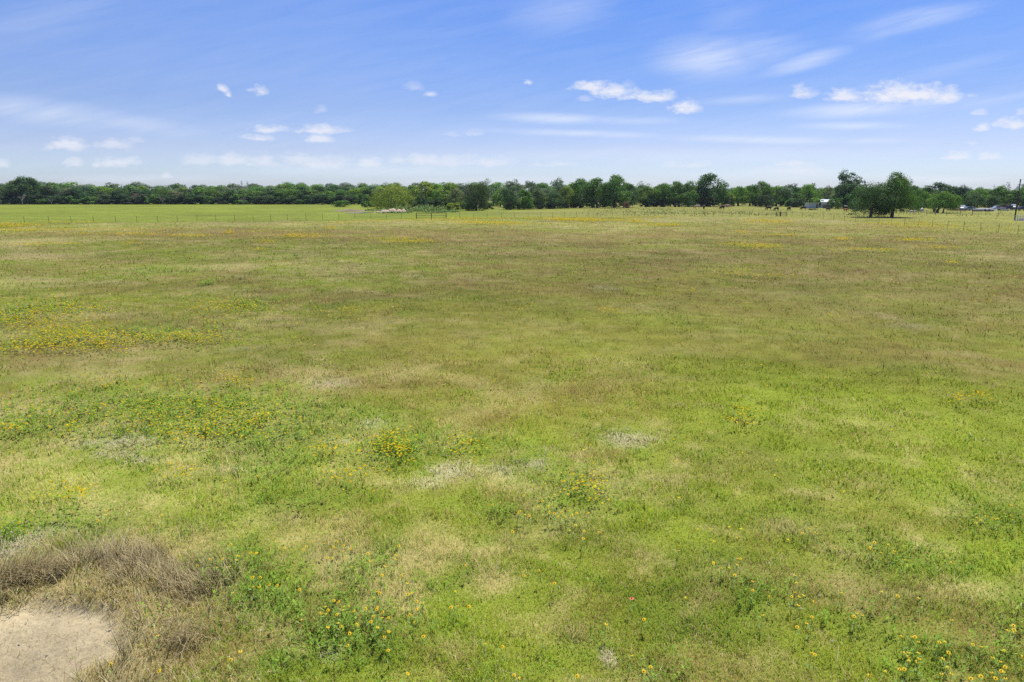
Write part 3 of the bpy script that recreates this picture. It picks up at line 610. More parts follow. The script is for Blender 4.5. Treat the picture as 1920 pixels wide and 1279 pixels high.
for where, pts in CL:
    for (px, py) in pts:
        if nf >= 298: break
        X, Y = at(px, py, .29); X, Y = float(X), float(Y); Zb = float(gz(np.array([X]), np.array([Y]))[0])
        e = empty('wildflower', (X, Y, Zb), random.uniform(-.6, .6)); nf += 1
        sc_ = random.uniform(.85, 1.15); e.scale = (sc_,) * 3 if False else (1, 1, 1)
        small = random.random() < .10
        ms = PROTO[6] if small else PROTO[random.randrange(6)]
        for nm, me in ms:
            c = bpy.data.objects.new(nm, me); C.objects.link(c); c.parent = e
            if small and nm != 'stem': c.scale = (.8, .8, 1)
        tag(e, ('yellow dark-centred daisy ' if not small else 'small pale yellow flower ') + where, 'flower', 'wildflowers ' + where)
# one lone salmon-red bloom
X, Y = at(1185, 1111, .4); X, Y = float(X), float(Y)
M_RED = mat_principled('salmon_petal', (.75,.16,.10), .6)
mb, eye, stem = flower_proto(99, .3, .04, True)
e = empty('red_wildflower', (X, Y, float(gz(np.array([X]), np.array([Y]))[0])))
for nm, q_, mt in (('petals', mb, M_RED), ('flower_centre', eye, M_EYE), ('stem', stem, M_STEM)):
    q_.V = [np.array([tuple(p) for p in a]) for a in q_.V]; q_.build(nm, mt, e)
tag(e, 'single salmon-red flower alone in the near green grass', 'flower')

# ---------------------------------------------------------------- trees
def crown(seed, h, wd, clear=.12, leaf=.45, n=3000, lobes=16, form='round', open_=0.0, dark=.25):
    """leaf clumps spread over many lobes inside an uneven envelope, heights from the ground"""
    g = np.random.default_rng(seed); L = []
    z0, z1 = h * clear, h
    for i in range(lobes):
        t = (i + g.uniform(0, 1)) / lobes; a = g.uniform(0, 6.283)
        if form == 'round': env = math.sqrt(max(0.04, 1 - (2*t*.93 - .80)**2)) if t > .43 else .90 + .2*t
        elif form == 'cone': env = 1.0 - .72 * t + .1
        elif form == 'vase': env = .45 + .55 * math.sin(min(1, t * 1.15) * 2.3)
        elif form == 'weep': env = math.sqrt(max(.05, 1 - (t*.95)**2.2))
        else: env = 1.0 - .35 * abs(t - .4)
        lr = (wd * .5) * g.uniform(.23, .36) * (1.0 if form != 'cone' else 1.1 - .6*t)
        rad = max(0, env * wd * .5 - lr * .8) * math.sqrt(g.uniform(.25, 1.0))
        L.append((math.cos(a)*rad, math.sin(a)*rad, z0 + lr*.45 + t * (z1 - z0 - lr*1.45), lr, lr * g.uniform(.75, 1.05)))
    L = np.array(L); area = L[:, 3]**2; pr = area / area.sum()
    k = g.choice(len(L), n, p=pr); d = g.normal(0, 1, (n, 3)); d /= np.linalg.norm(d, axis=1)[:, None]
    d[:, 2] = np.where((d[:, 2] < -.35) & (g.uniform(0, 1, n) < .15), -d[:, 2], d[:, 2])
    rr_ = g.uniform(.55, 1.08, n)**.6 * (1 + .16*g.normal(0, 1, n))
    # clumpy twigs: gather the leaves towards sub-centres
    P = L[k, :3] + d * np.stack([L[k, 3], L[k, 3], L[k, 4]], 1) * rr_[:, None]
    if form == 'weep': P[:, 2] -= g.exponential(.5, n) * .8
    cell = np.round(P / (leaf * 2.4)); keyh = np.abs(np.sin(cell @ np.array([12.98, 78.23, 37.7])) * 43758.5) % 1
    keep = keyh > (.16 + open_); P, d = P[keep], d[keep]; keyh = keyh[keep]
    P[:, 2] = np.clip(P[:, 2], .12, h * 1.02); n = len(P)
    nrm = d * 1.35 + g.normal(0, .50, (n, 3)) + np.array([0, 0, .25]); nrm /= np.linalg.norm(nrm, axis=1)[:, None]
    a1 = np.cross(nrm, g.normal(0, 1, (n, 3))); a1 /= np.linalg.norm(a1, axis=1)[:, None]; a2 = np.cross(nrm, a1)
    s = leaf * g.uniform(.5, 1.15, n)[:, None] * .5; s2 = s * g.uniform(.45, .9, n)[:, None]
    b = nrm * s * g.uniform(-.3, .3, n)[:, None]
    V = np.stack([P - a1*s, P - a2*s2 + b, P + a1*s - b, P + a2*s2 + b], 1).reshape(-1, 3)
    col = np.ones((n, 3)) * (.72 + .5 * keyh[:, None]) * g.uniform(.75, 1.25, n)[:, None]
    col[:, 0] *= g.uniform(.85, 1.2, n)
    me = np_mesh('crown', V, [np.arange(n)[:, None]*4 + np.arange(4)], np.repeat(col, 4, 0)); me.materials.append(M_LEAF)
    # trunk and limbs
    mb = MB(); r0 = max(.10, h * .028); lean = g.uniform(-.04, .04, 2) * h
    fork = h * max(clear + .12, .22)
    mb.tube([(0,0,-.2), (lean[0]*.3, lean[1]*.3, fork*.5), (lean[0], lean[1], fork)], [r0*1.35, r0, r0*.85], 8)
    for j in range(min(8, lobes)):
        q = L[g.integers(0, len(L))]; e_ = Vector((q[0], q[1], q[2])); s0 = Vector((lean[0], lean[1], fork * .95)); md = s0.lerp(e_, .5) + Vector((0, 0, -.06*h if q[2] > fork else .02))
        mb.tube([s0, md, e_], [r0*.55, r0*.34, r0*.12], 5)
    tm = bpy.data.meshes.new('trunk'); tm.from_pydata(np.concatenate(mb.V).tolist(), [], mb.Fq); tm.update(); tm.materials.append(M_BARK)
    return me, tm
def add_tree(name, meshes, px, by, h_px, w_px, tint, label, cat='tree', group=None, base=(10, 8), rz=None, zoff=0.0):
    X, Y = at(px, by); D = math.hypot(float(X), float(Y)); k = float(Y) * cp_ / F_PX + .0
    h = h_px * k * (1.05 if base == (10, 8) and name != 'woodland_tree' else 1); wd = w_px * k * (1.26 if base == (10, 8) else 1.1)
    e = empty(name, (float(X), float(Y), zoff), random.uniform(0, 6.28) if rz is None else rz)
    e.scale = (wd / base[1], wd / base[1], h / base[0])
    for nm, me in zip(('crown', 'trunk'), meshes):
        if me is None: continue
        c = bpy.data.objects.new(nm, me); C.objects.link(c); c.parent = e; c.color = (*tint, 1)
    tag(e, label, cat, group); return e
FAR = {}
for i in range(5): FAR['round%d' % i] = crown(100 + i, 10, 8, .03, .42, 5200, 24, 'round')
for i in range(3): FAR['tall%d' % i] = crown(120 + i, 10, 8, .06, .42, 4200, 20, 'vase', .04)
for i in range(3): FAR['bush%d' % i] = crown(140 + i, 10, 8, .02, .55, 4000, 20, 'oval')
for i in range(2): FAR['cedar%d' % i] = crown(160 + i, 10, 8, .02, .38, 5200, 24, 'oval', -.05)
for i in range(2): FAR['oak%d' % i] = crown(180 + i, 10, 8, .07, .36, 7000, 30, 'round', .03)
for i in range(2): FAR['sparse%d' % i] = crown(200 + i, 10, 8, .12, .34, 1500, 13, 'vase', .16)
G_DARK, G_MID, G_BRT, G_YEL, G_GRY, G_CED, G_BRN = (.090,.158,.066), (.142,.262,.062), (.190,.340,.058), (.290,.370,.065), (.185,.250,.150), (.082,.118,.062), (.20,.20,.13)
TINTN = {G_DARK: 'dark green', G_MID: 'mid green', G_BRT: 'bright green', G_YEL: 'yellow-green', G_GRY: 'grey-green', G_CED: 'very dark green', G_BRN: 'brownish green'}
# the wood beyond the left pasture, four rows deep
prof_x = [0,20,45,65,80,110,140,170,205,230,260,290,320,335,380,415,440,480,510,535,560,585,620,650,700,760,850,950,1050,1150,1250,1350,1450,1550,1650,1750,1850,1960]
prof_y = [342,337,331,332,339,340,341,344,347,342,341,346,347,342,344,346,343,343,345,341,340,344,344,343,343,341,341,340,341,344,347,350,348,350,352,352,354,350]
def zone(px):
    for lim, nm in ((110, 'far left end'), (230, 'left of the skyline dip'), (330, 'at the skyline dip'), (450, 'left of centre'), (560, 'right of centre'), (720, 'near the willow')):
        if px < lim: return nm
    return None
rw = random.Random(5)
for row, (by, f0, f1, step, w0, w1) in enumerate([(383.0, .60, .86, 25, 34, 50), (382.0, .74, .95, 27, 36, 54), (380.8, .86, 1.0, 29, 38, 56), (379.6, .92, 1.03, 34, 40, 56)]):
    px = -60 + rw.uniform(0, 20)
    lim = 720 if row < 2 else 1990
    while px < lim:
        topy = np.interp(px, prof_x, prof_y); hp = (by - topy) * rw.uniform(f0, f1)
        ch = rw.random()
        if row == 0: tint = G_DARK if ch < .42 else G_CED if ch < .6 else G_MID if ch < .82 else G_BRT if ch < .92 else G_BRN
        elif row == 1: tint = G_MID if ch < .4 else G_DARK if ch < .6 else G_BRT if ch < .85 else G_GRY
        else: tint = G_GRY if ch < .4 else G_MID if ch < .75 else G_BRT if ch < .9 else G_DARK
        key = rw.choice(['round0','round1','round2','round3','round4','cedar0','cedar1'] if row < 2 else ['round0','round1','round2','round3','tall0','tall1','tall2'])
        z_ = zone(px)
        rowt = ['front row', 'second row', 'inner row', 'back row'][row]
        if px < 720 and z_: lab = '%s tree in the left wood, %s, %s' % (TINTN[tint], z_, rowt)
        else:
            zz = 'behind the willow and cedar' if px < 960 else 'behind the tall oaks left of centre' if px < 1200 else 'behind the grazing black cattle' if px < 1520 else 'behind the two big field trees' if px < 1740 else 'behind the parked vehicles'
            lab = '%s far tree %s, %s' % (TINTN[tint], zz, 'inner skyline row' if row == 2 else 'farthest skyline row')
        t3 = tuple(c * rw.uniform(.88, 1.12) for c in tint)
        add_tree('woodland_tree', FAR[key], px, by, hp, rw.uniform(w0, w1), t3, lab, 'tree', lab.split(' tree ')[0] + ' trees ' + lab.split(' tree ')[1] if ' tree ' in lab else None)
        px += step * rw.uniform(.7, 1.25)
# low brush along the foot of the wood
px = -20
while px < 705:
    add_tree('edge_shrub', (FAR[rw.choice(['bush0', 'bush1', 'bush2'])][0], None), px, 383.4, rw.uniform(9, 20), rw.uniform(20, 38), rw.choice([G_DARK, G_CED, G_MID]),
             'dark shrub at the foot of the left wood, %s' % (zone(px) or 'near the willow'), 'shrub', 'shrubs at the foot of the wood, %s' % (zone(px) or 'by the willow'))
    px += rw.uniform(13, 24)
GAPS = [(924,950),(1122,1130),(1168,1200),(1252,1260),(1378,1392),(1400,1408),(1454,1466),(1514,1562),(1798,1905)]
px = 700
while px < 1925:
    if not any(a - 2 < px < b + 2 for a, b in GAPS):
        zz = 'by the cedar' if px < 950 else 'under the tall oaks' if px < 1180 else 'behind the cattle' if px < 1520 else 'near the two big field trees' if px < 1790 else 'by the utility pole'
        add_tree('understory_shrub', (FAR[rw.choice(['bush0', 'bush1', 'bush2'])][0], None), px, np.interp(px, [700, 850, 925, 1010, 1060, 1150, 1400, 1560, 1900], [388, 392.5, 393, 391.6, 389.6, 388.8, 386.6, 389.5, 389.5]) + rw.uniform(-.8, .6), rw.uniform(9, 22), rw.uniform(15, 28), rw.choice([G_DARK, G_CED, G_MID, G_DARK]),
                 'dark undergrowth shrub %s, at the foot of the tree row' % zz, 'shrub', 'undergrowth shrubs %s' % zz)
    px += rw.uniform(7, 12)
# single trees and bushes one can point to (px, foot y, top y, width px, mesh, tint, name, label)
TREES = [
 (640,388,376,34,'bush0',G_MID,'bush','rounded mid-green bush in the pasture left of the willow'),
 (688,389,377,20,'bush1',G_MID,'bush','small green bush touching the left side of the willow'),
 (605,384,381,10,'bush2',G_DARK,'bush','tiny low green bush in the pasture, left of the rounded bush'),
 (798,388,341,50,'round1',G_YEL,'bright_tree','bright green leafy tree directly right of the willow'),
 (828,389,352,42,'round3',G_BRT,'green_tree','mid-green tree in the hollow between the willow and the dark cedar'),
 (822,388,346,44,'round0',G_BRT,'bright_tree','bright green tree crown behind the pond weeds, second right of the willow'),
 (846,391,343,48,'round4',(.24,.35,.075),'bright_tree','light green tree just left of the dark cedar'),
 (856,394,353,34,'oak0',(.22,.26,.11),'pale_tree','pale olive tree leaning against the left of the dark cedar'),
 (850,395,380,26,'bush2',G_YEL,'bush','yellow-green bush at the left foot of the dark cedar'),
 (925,387,334,36,'sparse0',G_GRY,'far_tree','tall grey-green tree showing above the right shoulder of the cedar'),
 (938,388,356,30,'round0',G_BRT,'bright_tree','bright green tree at the gap right of the dark cedar'),
 (960,389,338,42,'tall2',G_GRY,'far_tree','grey-green tree rising behind the gap right of the cedar'),
 (1000,389,340,36,'tall0',G_GRY,'far_tree','grey-green tree with thin crown, middle of three above the low dark trees'),
 (1040,389,336,40,'tall1',G_GRY,'far_tree','pale grey-green tree just left of the tall oaks'),
 (957,393.5,352,32,'cedar1',G_DARK,'dark_tree','small dark tree with its trunk at the right end of the grassy gap'),
 (982,393,355,36,'round2',G_MID,'green_tree','low green tree second from the grassy gap'),
 (1010,392,354,34,'oak1',(.14,.20,.08),'green_tree','low mixed green tree third from the grassy gap'),
 (1038,391.5,360,36,'cedar0',G_DARK,'dark_tree','low dark green tree left of the tall oaks'),
 (1062,390.5,350,34,'oak0',(.18,.25,.055),'green_tree','yellowish green tree at the left foot of the tall oaks'),
 (1088,390,336,52,'oak1',G_MID,'tall_oak','leftmost of the tall dense oaks left of centre'),
 (1120,390,334,50,'oak0',G_MID,'tall_oak','middle one of the tall dense oaks left of centre'),
 (1152,390,329.5,58,'oak1',G_MID,'tall_oak','highest of the tall dense oaks, left of the small wooden hut'),
 (1176,389,344,40,'oak0',G_DARK,'tall_oak','sloping right-hand end of the tall oaks, above the wooden hut'),
 (1207,384,340,38,'sparse1',G_GRY,'far_tree','pale thin-crowned tree standing behind, right of the tall oaks'),
 (1212,388,350,42,'oak1',(.16,.26,.055),'bright_tree','low bright tree right of the wooden hut'),
 (1243,388,344,46,'oak0',G_MID,'green_tree','dense green tree second right of the wooden hut'),
 (1266,388,341,44,'oak1',G_MID,'green_tree','dense green tree third right of the wooden hut'),
 (1291,388,341,34,'round2',G_MID,'green_tree','narrow green tree left of the tallest round oak behind the tan cow'),
 (1330,387.5,326,62,'oak0',(.09,.185,.045),'tall_oak','tall round oak rising above the row behind the tan cow'),
 (1313,387.5,346,34,'round3',G_DARK,'dark_tree','dark lower tree on the left flank of the tall round oak'),
 (1368,387,361,22,'bush1',G_YEL,'bush','small yellow-green tree right of the tall round oak'),
 (1384,386.5,350,38,'oak1',G_BRT,'bright_tree','light green tree over the bright gap right of the tall round oak'),
 (1406,386,348,38,'oak0',(.14,.25,.05),'bright_tree','light green tree left of the low peaked tree'),
 (1425,387,341,44,'oak1',(.13,.24,.05),'peaked_tree','green tree with small peak, above the leftmost black cow'),
 (1436,388.5,364,32,'cedar0',G_CED,'cedar','low dark cedar behind the leftmost pair of black cattle'),
 (1455,387,350,38,'round0',G_BRT,'bright_tree','bright green tree behind the second black cow'),
 (1473,387,345,40,'tall0',G_GRY,'far_tree','grey-green thin-topped tree behind the third black cow'),
 (1492,387,352,38,'round1',G_MID,'green_tree','green tree left of the white shed'),
 (1512,386,346,38,'round4',G_BRT,'bright_tree','bright green tree directly behind the white shed'),
 (1530,385,345,34,'tall2',G_MID,'green_tree','green tree between the white shed and the white barn'),
 (1536,389.5,374,24,'bush0',G_BRT,'bush','leafy bush overhanging the roof between shed and barn'),
 (1556,384,350,32,'tall1',G_BRN,'brown_tree','brownish thin tree above the white barn roof'),
 (1574,389,347,40,'round0',G_MID,'green_tree','green tree filling the left foot of the airy tall tree'),
 (1588,391,322,48,'tall1',G_DARK,'airy_tree','tall airy tree with open pointed crown right of the white barn'),
 (1584,391,338,46,'round1',G_DARK,'airy_tree','darker lower tree within the airy tall tree'),
 (1566,392,372,26,'bush1',G_MID,'bush','grey-green bush in front of the white barn right side'),
 (1612,392,351,46,'round2',(.11,.22,.06),'green_tree','green tree between the airy tree and the two big field trees'),
 (1615,396,368,36,'cedar1',G_DARK,'dark_tree','dark low tree at the left foot of the two big field trees'),
 (1594,403.2,399.6,8,'bush2',G_DARK,'bush','tiny dark bush alone in the grass left of the two big trees'),
 (1708,396,349,46,'round1',(.11,.21,.055),'green_tree','green tree tucked behind the right side of the big field tree'),
 (1728,395,360,34,'round3',G_BRT,'bright_tree','light green tree right of the big field trees'),
 (1755,389,343,58,'oak1',G_DARK,'dark_tree','broad dark tree behind the low double-trunked oak'),
 (1785,389,350,36,'round4',G_DARK,'dark_tree','dark tree right behind the low double-trunked oak'),
 (1808,389,349,36,'tall1',G_CED,'dark_tree','dark tree over the white van'),
 (1832,388,352,32,'round0',G_BRT,'bright_tree','bright green tree over the heap of grey pipes'),
 (1846,388,356,24,'cedar0',G_CED,'cedar','narrow dark cedar above the heap of grey pipes'),
 (1826,391,366,34,'cedar1',G_DARK,'dark_tree','low dark tree above the green old car'),
 (1872,390,350,44,'round2',G_MID,'green_tree','green tree above the red tractor'),
 (1860,391,368,32,'round4',(.10,.18,.07),'green_tree','low green tree left above the silver pickup'),
 (1893,390,358,30,'cedar0',G_DARK,'dark_tree','dark tree behind the utility pole'),
 (1918,390,344,36,'oak0',G_MID,'green_tree','green tree at the right edge of the row'),
 (1940,390,348,40,'round1',G_DARK,'green_tree','dark tree just past the right edge'),
 (1878,389,342,22,'sparse1',G_BRN,'bare_tree','thin nearly bare tree top above the red tractor'),
 (465,380.5,340,9,'sparse1',G_DARK,'treetop','small spindly treetop poking above the centre of the left wood'),
 (453,380.5,338.5,9,'sparse0',G_DARK,'treetop','left one of two small spindly treetops above the left wood'),
 (1524,394,391,18,'bush2',G_DARK,'bush','low dark green bush in the grass right of the rightmost black cow'),
 (1125,388,352,30,'round3',G_DARK,'dark_tree','dark low tree filling between the tall oaks'),
 (45,383.3,334,46,'oak1',G_DARK,'tall_oak','highest dark tree of the wood at its far left end'),
 (62,383.3,333,34,'oak0',(.085,.15,.055),'tall_oak','second high tree next to the highest one at the far left'),
]
for (px, by, ty, wpx, key, tint, nm, lab) in TREES:
    cat = 'bush' if nm == 'bush' else 'tree'
    mm = FAR[key] if nm != 'bush' else (FAR[key][0], None)
    add_tree(nm, mm, px, by, by - ty, wpx, tint, lab, cat)
# dead grey trees caught in the wood
def dead_mesh(seed):
    g = random.Random(seed); mb = MB()
    def br(p, d, l, r, lev):
        q = p + d * l; mb.tube([p, q], [r, r * .6], 5)
        if lev == 0: return
        for _ in range(4 if lev > 1 else 4):
            dd = (d + Vector((g.uniform(-1, 1), g.uniform(-1, 1), g.uniform(-.2, .6))) * .8).normalized(); br(p + d * l * g.uniform(.5, 1), dd, l * g.uniform(.5, .75), r * .55, lev - 1)
    br(Vector((0, 0, -.1)), Vector((.05, 0, 1)), 3.2, .22, 4)
    me = bpy.data.meshes.new('bare_branches'); me.from_pydata(np.concatenate(mb.V).tolist(), [], mb.Fq); me.update(); me.materials.append(M_BARKPALE); return me
DM = dead_mesh(4)
for (px, by, hp, lab) in [(42,384.2,30,'pale dead leafless tree at the far left edge of the wood'),(97,384,16,'small pale dead trunk at the foot of the wood, far left'),(306,384.2,24,'pale dead leafless tree at the dip of the wood'),(3,384.2,14,'grey dead brush at the left picture edge'),
                          (1000,391,44,'grey bare tree among the grey-green crowns left of the oaks'),(1050,390,40,'purplish bare crown just left of the tall oaks'),(456,384,22,'grey slanting dead limb in the centre of the left wood')]:
    X, Y = at(px, by); k = float(Y) / F_PX; e = link_mesh('dead_tree', DM, M_BARKPALE, None, (float(X), float(Y), 0)); e.scale = (hp * k / 8.5,) * 3; e.rotation_euler = (0, 0, random.uniform(0, 6))
    tag(e, lab, 'dead tree')

# the three trees that show best
def hero(name, px, by, h_px, w_px, seed, clear, leaf, n, lobes, form, tint, label, open_=0.0):
    X, Y = at(px, by); k = float(Y) * cp_ / F_PX; h, wd = h_px * k, w_px * k
    return add_tree(name, crown(seed, h, wd, clear, leaf, n, lobes, form, open_), px, by, h_px, w_px, tint, label, base=(h, wd), rz=0)
hero('field_tree', 1632, 407.6, 68, 86, 301, .08, .30, 16000, 36, 'oval', (.105,.180,.065), 'left one of the two big dark trees standing in the field, lower crown', .02)
hero('field_tree', 1672, 407.6, 86, 92, 303, .07, .30, 22000, 44, 'round', (.115,.215,.048), 'right one of the two big field trees, taller with rounded top', .0)
hero('willow_tree', 735, 391.5, 50, 92, 305, .02, .36, 17000, 36, 'weep', (.290,.365,.065), 'broad yellow-green willow spreading over the dirt mounds')
hero('cedar_tree', 893, 395, 57, 58, 307, .0, .30, 15000, 34, 'oval', (.095,.140,.055), 'wide dark bushy cedar standing alone left of the grassy gap')
t4 = hero('double_oak', 1768, 399.5, 42, 60, 311, .17, .30, 12000, 30, 'round', (.150,.270,.056), 'low spreading oak with two thick dark trunks near the parked vehicles')
X, Y = at(1768, 399.5)
kd = MB(); kd.tube([(-1.6, .2, -.2), (-1.5, .1, 1.0), (-.9, 0, 2.2)], [.45, .36, .28], 8); kd.build('trunk', M_BARK, t4)
t4.children[-1].scale = (1, 1, 1)

# ---------------------------------------------------------------- fences
def fence(name, pts, label, post_h=1.35, r=.028, wires=4, mat=M_POST, wr=.008):
    P = [(float(at(a, b)[0]), float(at(a, b)[1])) for a, b in pts]; o = P[len(P)//2]
    e = empty(name, (o[0], o[1], 0)); pm = None
    Z = [float(gz(np.array([p[0]]), np.array([p[1]]))[0]) for p in P]
    for (x_, y_), z_ in zip(P, Z):
        if pm is None:
            mb = MB(); mb.box(-r, r, -r, r, -.3, post_h); mb.box(-r*1.5, r*1.5, -r*.4, r*.4, post_h-.12, post_h+.02)
            c = mb.build('post', mat, e); pm = c.data
        else: c = bpy.data.objects.new('post', pm); C.objects.link(c); c.parent = e
        c.location = (x_ - o[0], y_ - o[1], z_); c.rotation_euler = (random.uniform(-.03, .03), random.uniform(-.03, .03), random.uniform(0, .4))
    for wI in range(wires):
        hz = post_h * (1 - wI * .23) - .06; mb = MB()
        mb.tube([(a[0]-o[0], a[1]-o[1]-.06, z_+hz) for a, z_ in zip(P, Z)], wr * (1.6 if wI == 0 else 1), 4); mb.build('wire', M_WIRE, e)
    return e
tag(fence('wire_fence', FENCE_PX, ''), 'wire fence on thin dark posts between the meadow and the left pasture', 'fence')
tag(fence('wire_fence', FENCE2_PX, '', r=.025), 'wire fence on thin posts across the middle, right of the pipe brace', 'fence')
tag(fence('wire_fence', FENCE3_PX, '', wires=3, wr=.004, r=.019), 'thin wire fence running towards the right edge in front of the big trees', 'fence')
FF = [(1604,403.4),(1632,403),(1700,402),(1722,401.5),(1736.7,403.6),(1754,404),(1774.5,403.8),(1799.7,404),(1823,403.6),(1848,403.4),(1872,403)]
tag(fence('field_fence', FF, '', wires=2, wr=.005, r=.04), 'faint far fence posts in the grass beneath the low double-trunked oak', 'fence')
# pipe brace
def pipe_frame(name, pts, hh, label, rails=(1.0, .55), r=.07):
    P = [(float(at(a, b)[0]), float(at(a, b)[1])) for a, b in pts]; o = P[0]; e = empty(name, (o[0], o[1], 0))
    for x_, y_ in P:
        mb = MB(); mb.tube([(x_-o[0], y_-o[1], -.3), (x_-o[0], y_-o[1], hh + .05)], r * 1.25, 8); mb.build('post', M_RUST, e)
    for f in rails:
        mb = MB(); mb.tube([(a-o[0], b-o[1], hh * f) for a, b in P], r if f == 1.0 else r * .6, 8); mb.build('rail', M_RUST, e)
    tag(e, label, 'fence'); return e
pipe_frame('fence_brace', BRACE_PX, 1.42, 'dark pipe fence brace with three posts and top rail in the fence line', (1.0, .55, .2))
pipe_frame('rail_fence', [(1422,405),(1438,405),(1455,405.5)], .8, 'low dark rail fence left of the pipe gate below the black cattle', (1.0, .45), .05)
# gate of pipe frames
P = [(float(at(a, 406)[0]), float(at(a, 406)[1])) for a in (1455, 1463, 1474)]
e = empty('pipe_gate', (P[0][0], P[0][1], 0)); L1, L2 = P[1][0]-P[0][0], P[2][0]-P[0][0]
for xx_, rr_ in ((0, .06), (L1, .13), (L2, .06)):
    mb = MB(); mb.tube([(xx_, 0, -.3), (xx_, 0, 1.2)], rr_, 8); mb.build('post', M_RUST, e)
for a_, b_ in ((.1, L1-.15), (L1+.15, L2-.08)):
    mb = MB(); [mb.tube([(a_, 0, z_), (b_, 0, z_)], .035, 6) for z_ in (.2, .45, .7, .95, 1.12)]; [mb.tube([(q, 0, .2), (q, 0, 1.12)], .035, 6) for q in (a_, b_)]; mb.build('gate_panel', M_RUST, e)
tag(e, 'dark pipe gate with thick middle post in the field below the black cattle', 'gate')

# ---------------------------------------------------------------- pond, mounds and weeds by the willow
X0, Y0 = at(675, 399.2)
wm = bpy.data.materials.new('muddy_water'); wm.use_nodes = True; T = NT(wm.node_tree)
b = T.n('ShaderNodeBsdfPrincipled', ins={'Base Color': (.28, .25, .19, 1), 'Roughness': .08}); T.n('ShaderNodeOutputMaterial', ins={0: b.outputs[0]})
V = [(float(X0) + 4.4*math.cos(a)*(1+.12*math.sin(3*a)), float(Y0) + 8*math.sin(a)*(1+.1*math.cos(2*a)), .03) for a in np.linspace(0, 6.283, 40, endpoint=False)]
me = bpy.data.meshes.new('pond_water'); me.from_pydata(V, [], [tuple(range(40))]); me.update(); tag(link_mesh('pond_water', me, wm), kind='structure')
M_DIRT = mat_principled('pale_dirt', (.56,.43,.31), .95, noise=.3, nscale=1.2, bump=.6, spec=.05)
M_BANK = mat_principled('brown_bank', (.30,.24,.15), .95, noise=.4, nscale=.8, bump=.5, spec=.05)
def heap(name, px, by, w_px, h_px, depth, mat, label, cat, seed, cr=0.3, col=None, kind=None):
    X, Y = at(px, by); k = float(Y) / F_PX; wd, hh = w_px * k, h_px * k; nx, ny = 36, 24
    a = np.linspace(-1, 1, nx); b = np.linspace(-1, 1, ny); A, B = np.meshgrid(a, b)
    q = np.clip(1 - (np.abs(A)**2.2 + np.abs(B)**2.2), 0, 1)**.6
    Z = hh * q * (1 - cr + 2 * cr * fbm(A * wd/2 + seed * 31, B * depth/2, max(wd, depth) * .18, 3, seed)) - .05
    V = np.stack([A.ravel() * wd/2, B.ravel() * depth/2, Z.ravel()], 1); I = np.arange(nx*ny).reshape(ny, nx)
    F_ = np.stack([I[:-1, :-1], I[:-1, 1:], I[1:, 1:], I[1:, :-1]], -1).reshape(-1, 4)
    o = link_mesh(name, np_mesh(name, V, [F_], smooth=True), mat, None, (float(X), float(Y), 0)); tag(o, label, cat, kind=kind); return o
heap('pond_bank', 655, 396.4, 62, 4.0, 8, M_BANK, None, None, 3, .4, kind='structure')
for i, (px, by, wp, hp, lab) in enumerate([(708,398.5,12,2.4,'smallest pale dirt mound, left end of the row beside the pond'),(722,399,22,5.2,'pale dirt mound second from the pond'),(736,398.8,22,7.4,'highest pale dirt mound in the row under the willow'),(748,399,14,6.4,'pale dirt mound just left of the green weeds'),(757,398.8,9,7.0,'narrow grey dirt mound at the right end of the row')]):
    heap('dirt_mound', px, by, wp, hp, 4, M_DIRT, lab, 'mound', 10 + i, .35)
# weeds around the pond and mounds (uncountable)
def weed_mass(name, boxes, label, cols, leaf=.3):
    Vs, Cs = [], []
    for (px0, px1, py0, py1, hh, m_) in boxes:
        a = rng.uniform(px0, px1, m_); b = rng.uniform(py0, py1, m_); X, Y = at(a, b)
        cl_ = fbm(X, Y, 2.5, 3, 301); hw = fbm(X, Y, 6, 3, 303); ed = np.minimum(np.minimum(a - px0, px1 - a) / (.22 * (px1 - px0)), 1) * np.minimum(np.minimum(b - py0, py1 - b) / (.3 * (py1 - py0)), 1)
        kp = (cl_ > .42) & (rng.uniform(0, 1, m_) < np.clip(ed, 0, 1)) & (hw > .40); X, Y, cl_, hw = X[kp], Y[kp], cl_[kp], hw[kp]; n = len(X)
        z = rng.uniform(.05, 1, n) * hh * np.clip((cl_ - .38) * 4, .1, 1) * np.clip((hw - .34) * 4, .2, 1.2)
        V_, F_, C_ = specks(X, Y, z, rng.uniform(.5, 1, n) * leaf, np.array(cols)[rng.integers(0, len(cols), n)] * rng.uniform(.7, 1.3, n)[:, None], 2.4)
        Vs.append(V_); Cs.append(C_)
    V = np.concatenate(Vs); o = link_mesh(name, np_mesh(name, V, [np.arange(len(V)//4)[:, None]*4 + np.arange(4)], np.concatenate(Cs)), M_GRASS)
    tag(o, label, 'weeds', kind='stuff')
weed_mass('pond_weeds', [(738,866,393,398,1.5,4200),(775,855,388,394,1.7,3600),(745,775,393,396,1.9,1300),(683,745,393,396.5,.7,1000),(790,866,395.5,399,.8,2000),(700,775,398.2,400.5,.4,800)],
          'tall blue-green and yellowish weeds between the dirt mounds and the dark cedar', [(.14,.24,.09),(.20,.29,.07),(.13,.22,.12),(.32,.34,.13),(.16,.29,.07)])
weed_mass('field_weeds', [(1060,1560,390,406,.3,2600),(1090,1300,389.5,397,.3,1000),(1160,1480,396,404,.35,1300),(1500,1920,396,408,.25,1500)],
          'patchy grey-green weeds in the rough grazing around the cattle', [(.19,.25,.09),(.26,.29,.11),(.36,.33,.15),(.20,.28,.09)], .2)

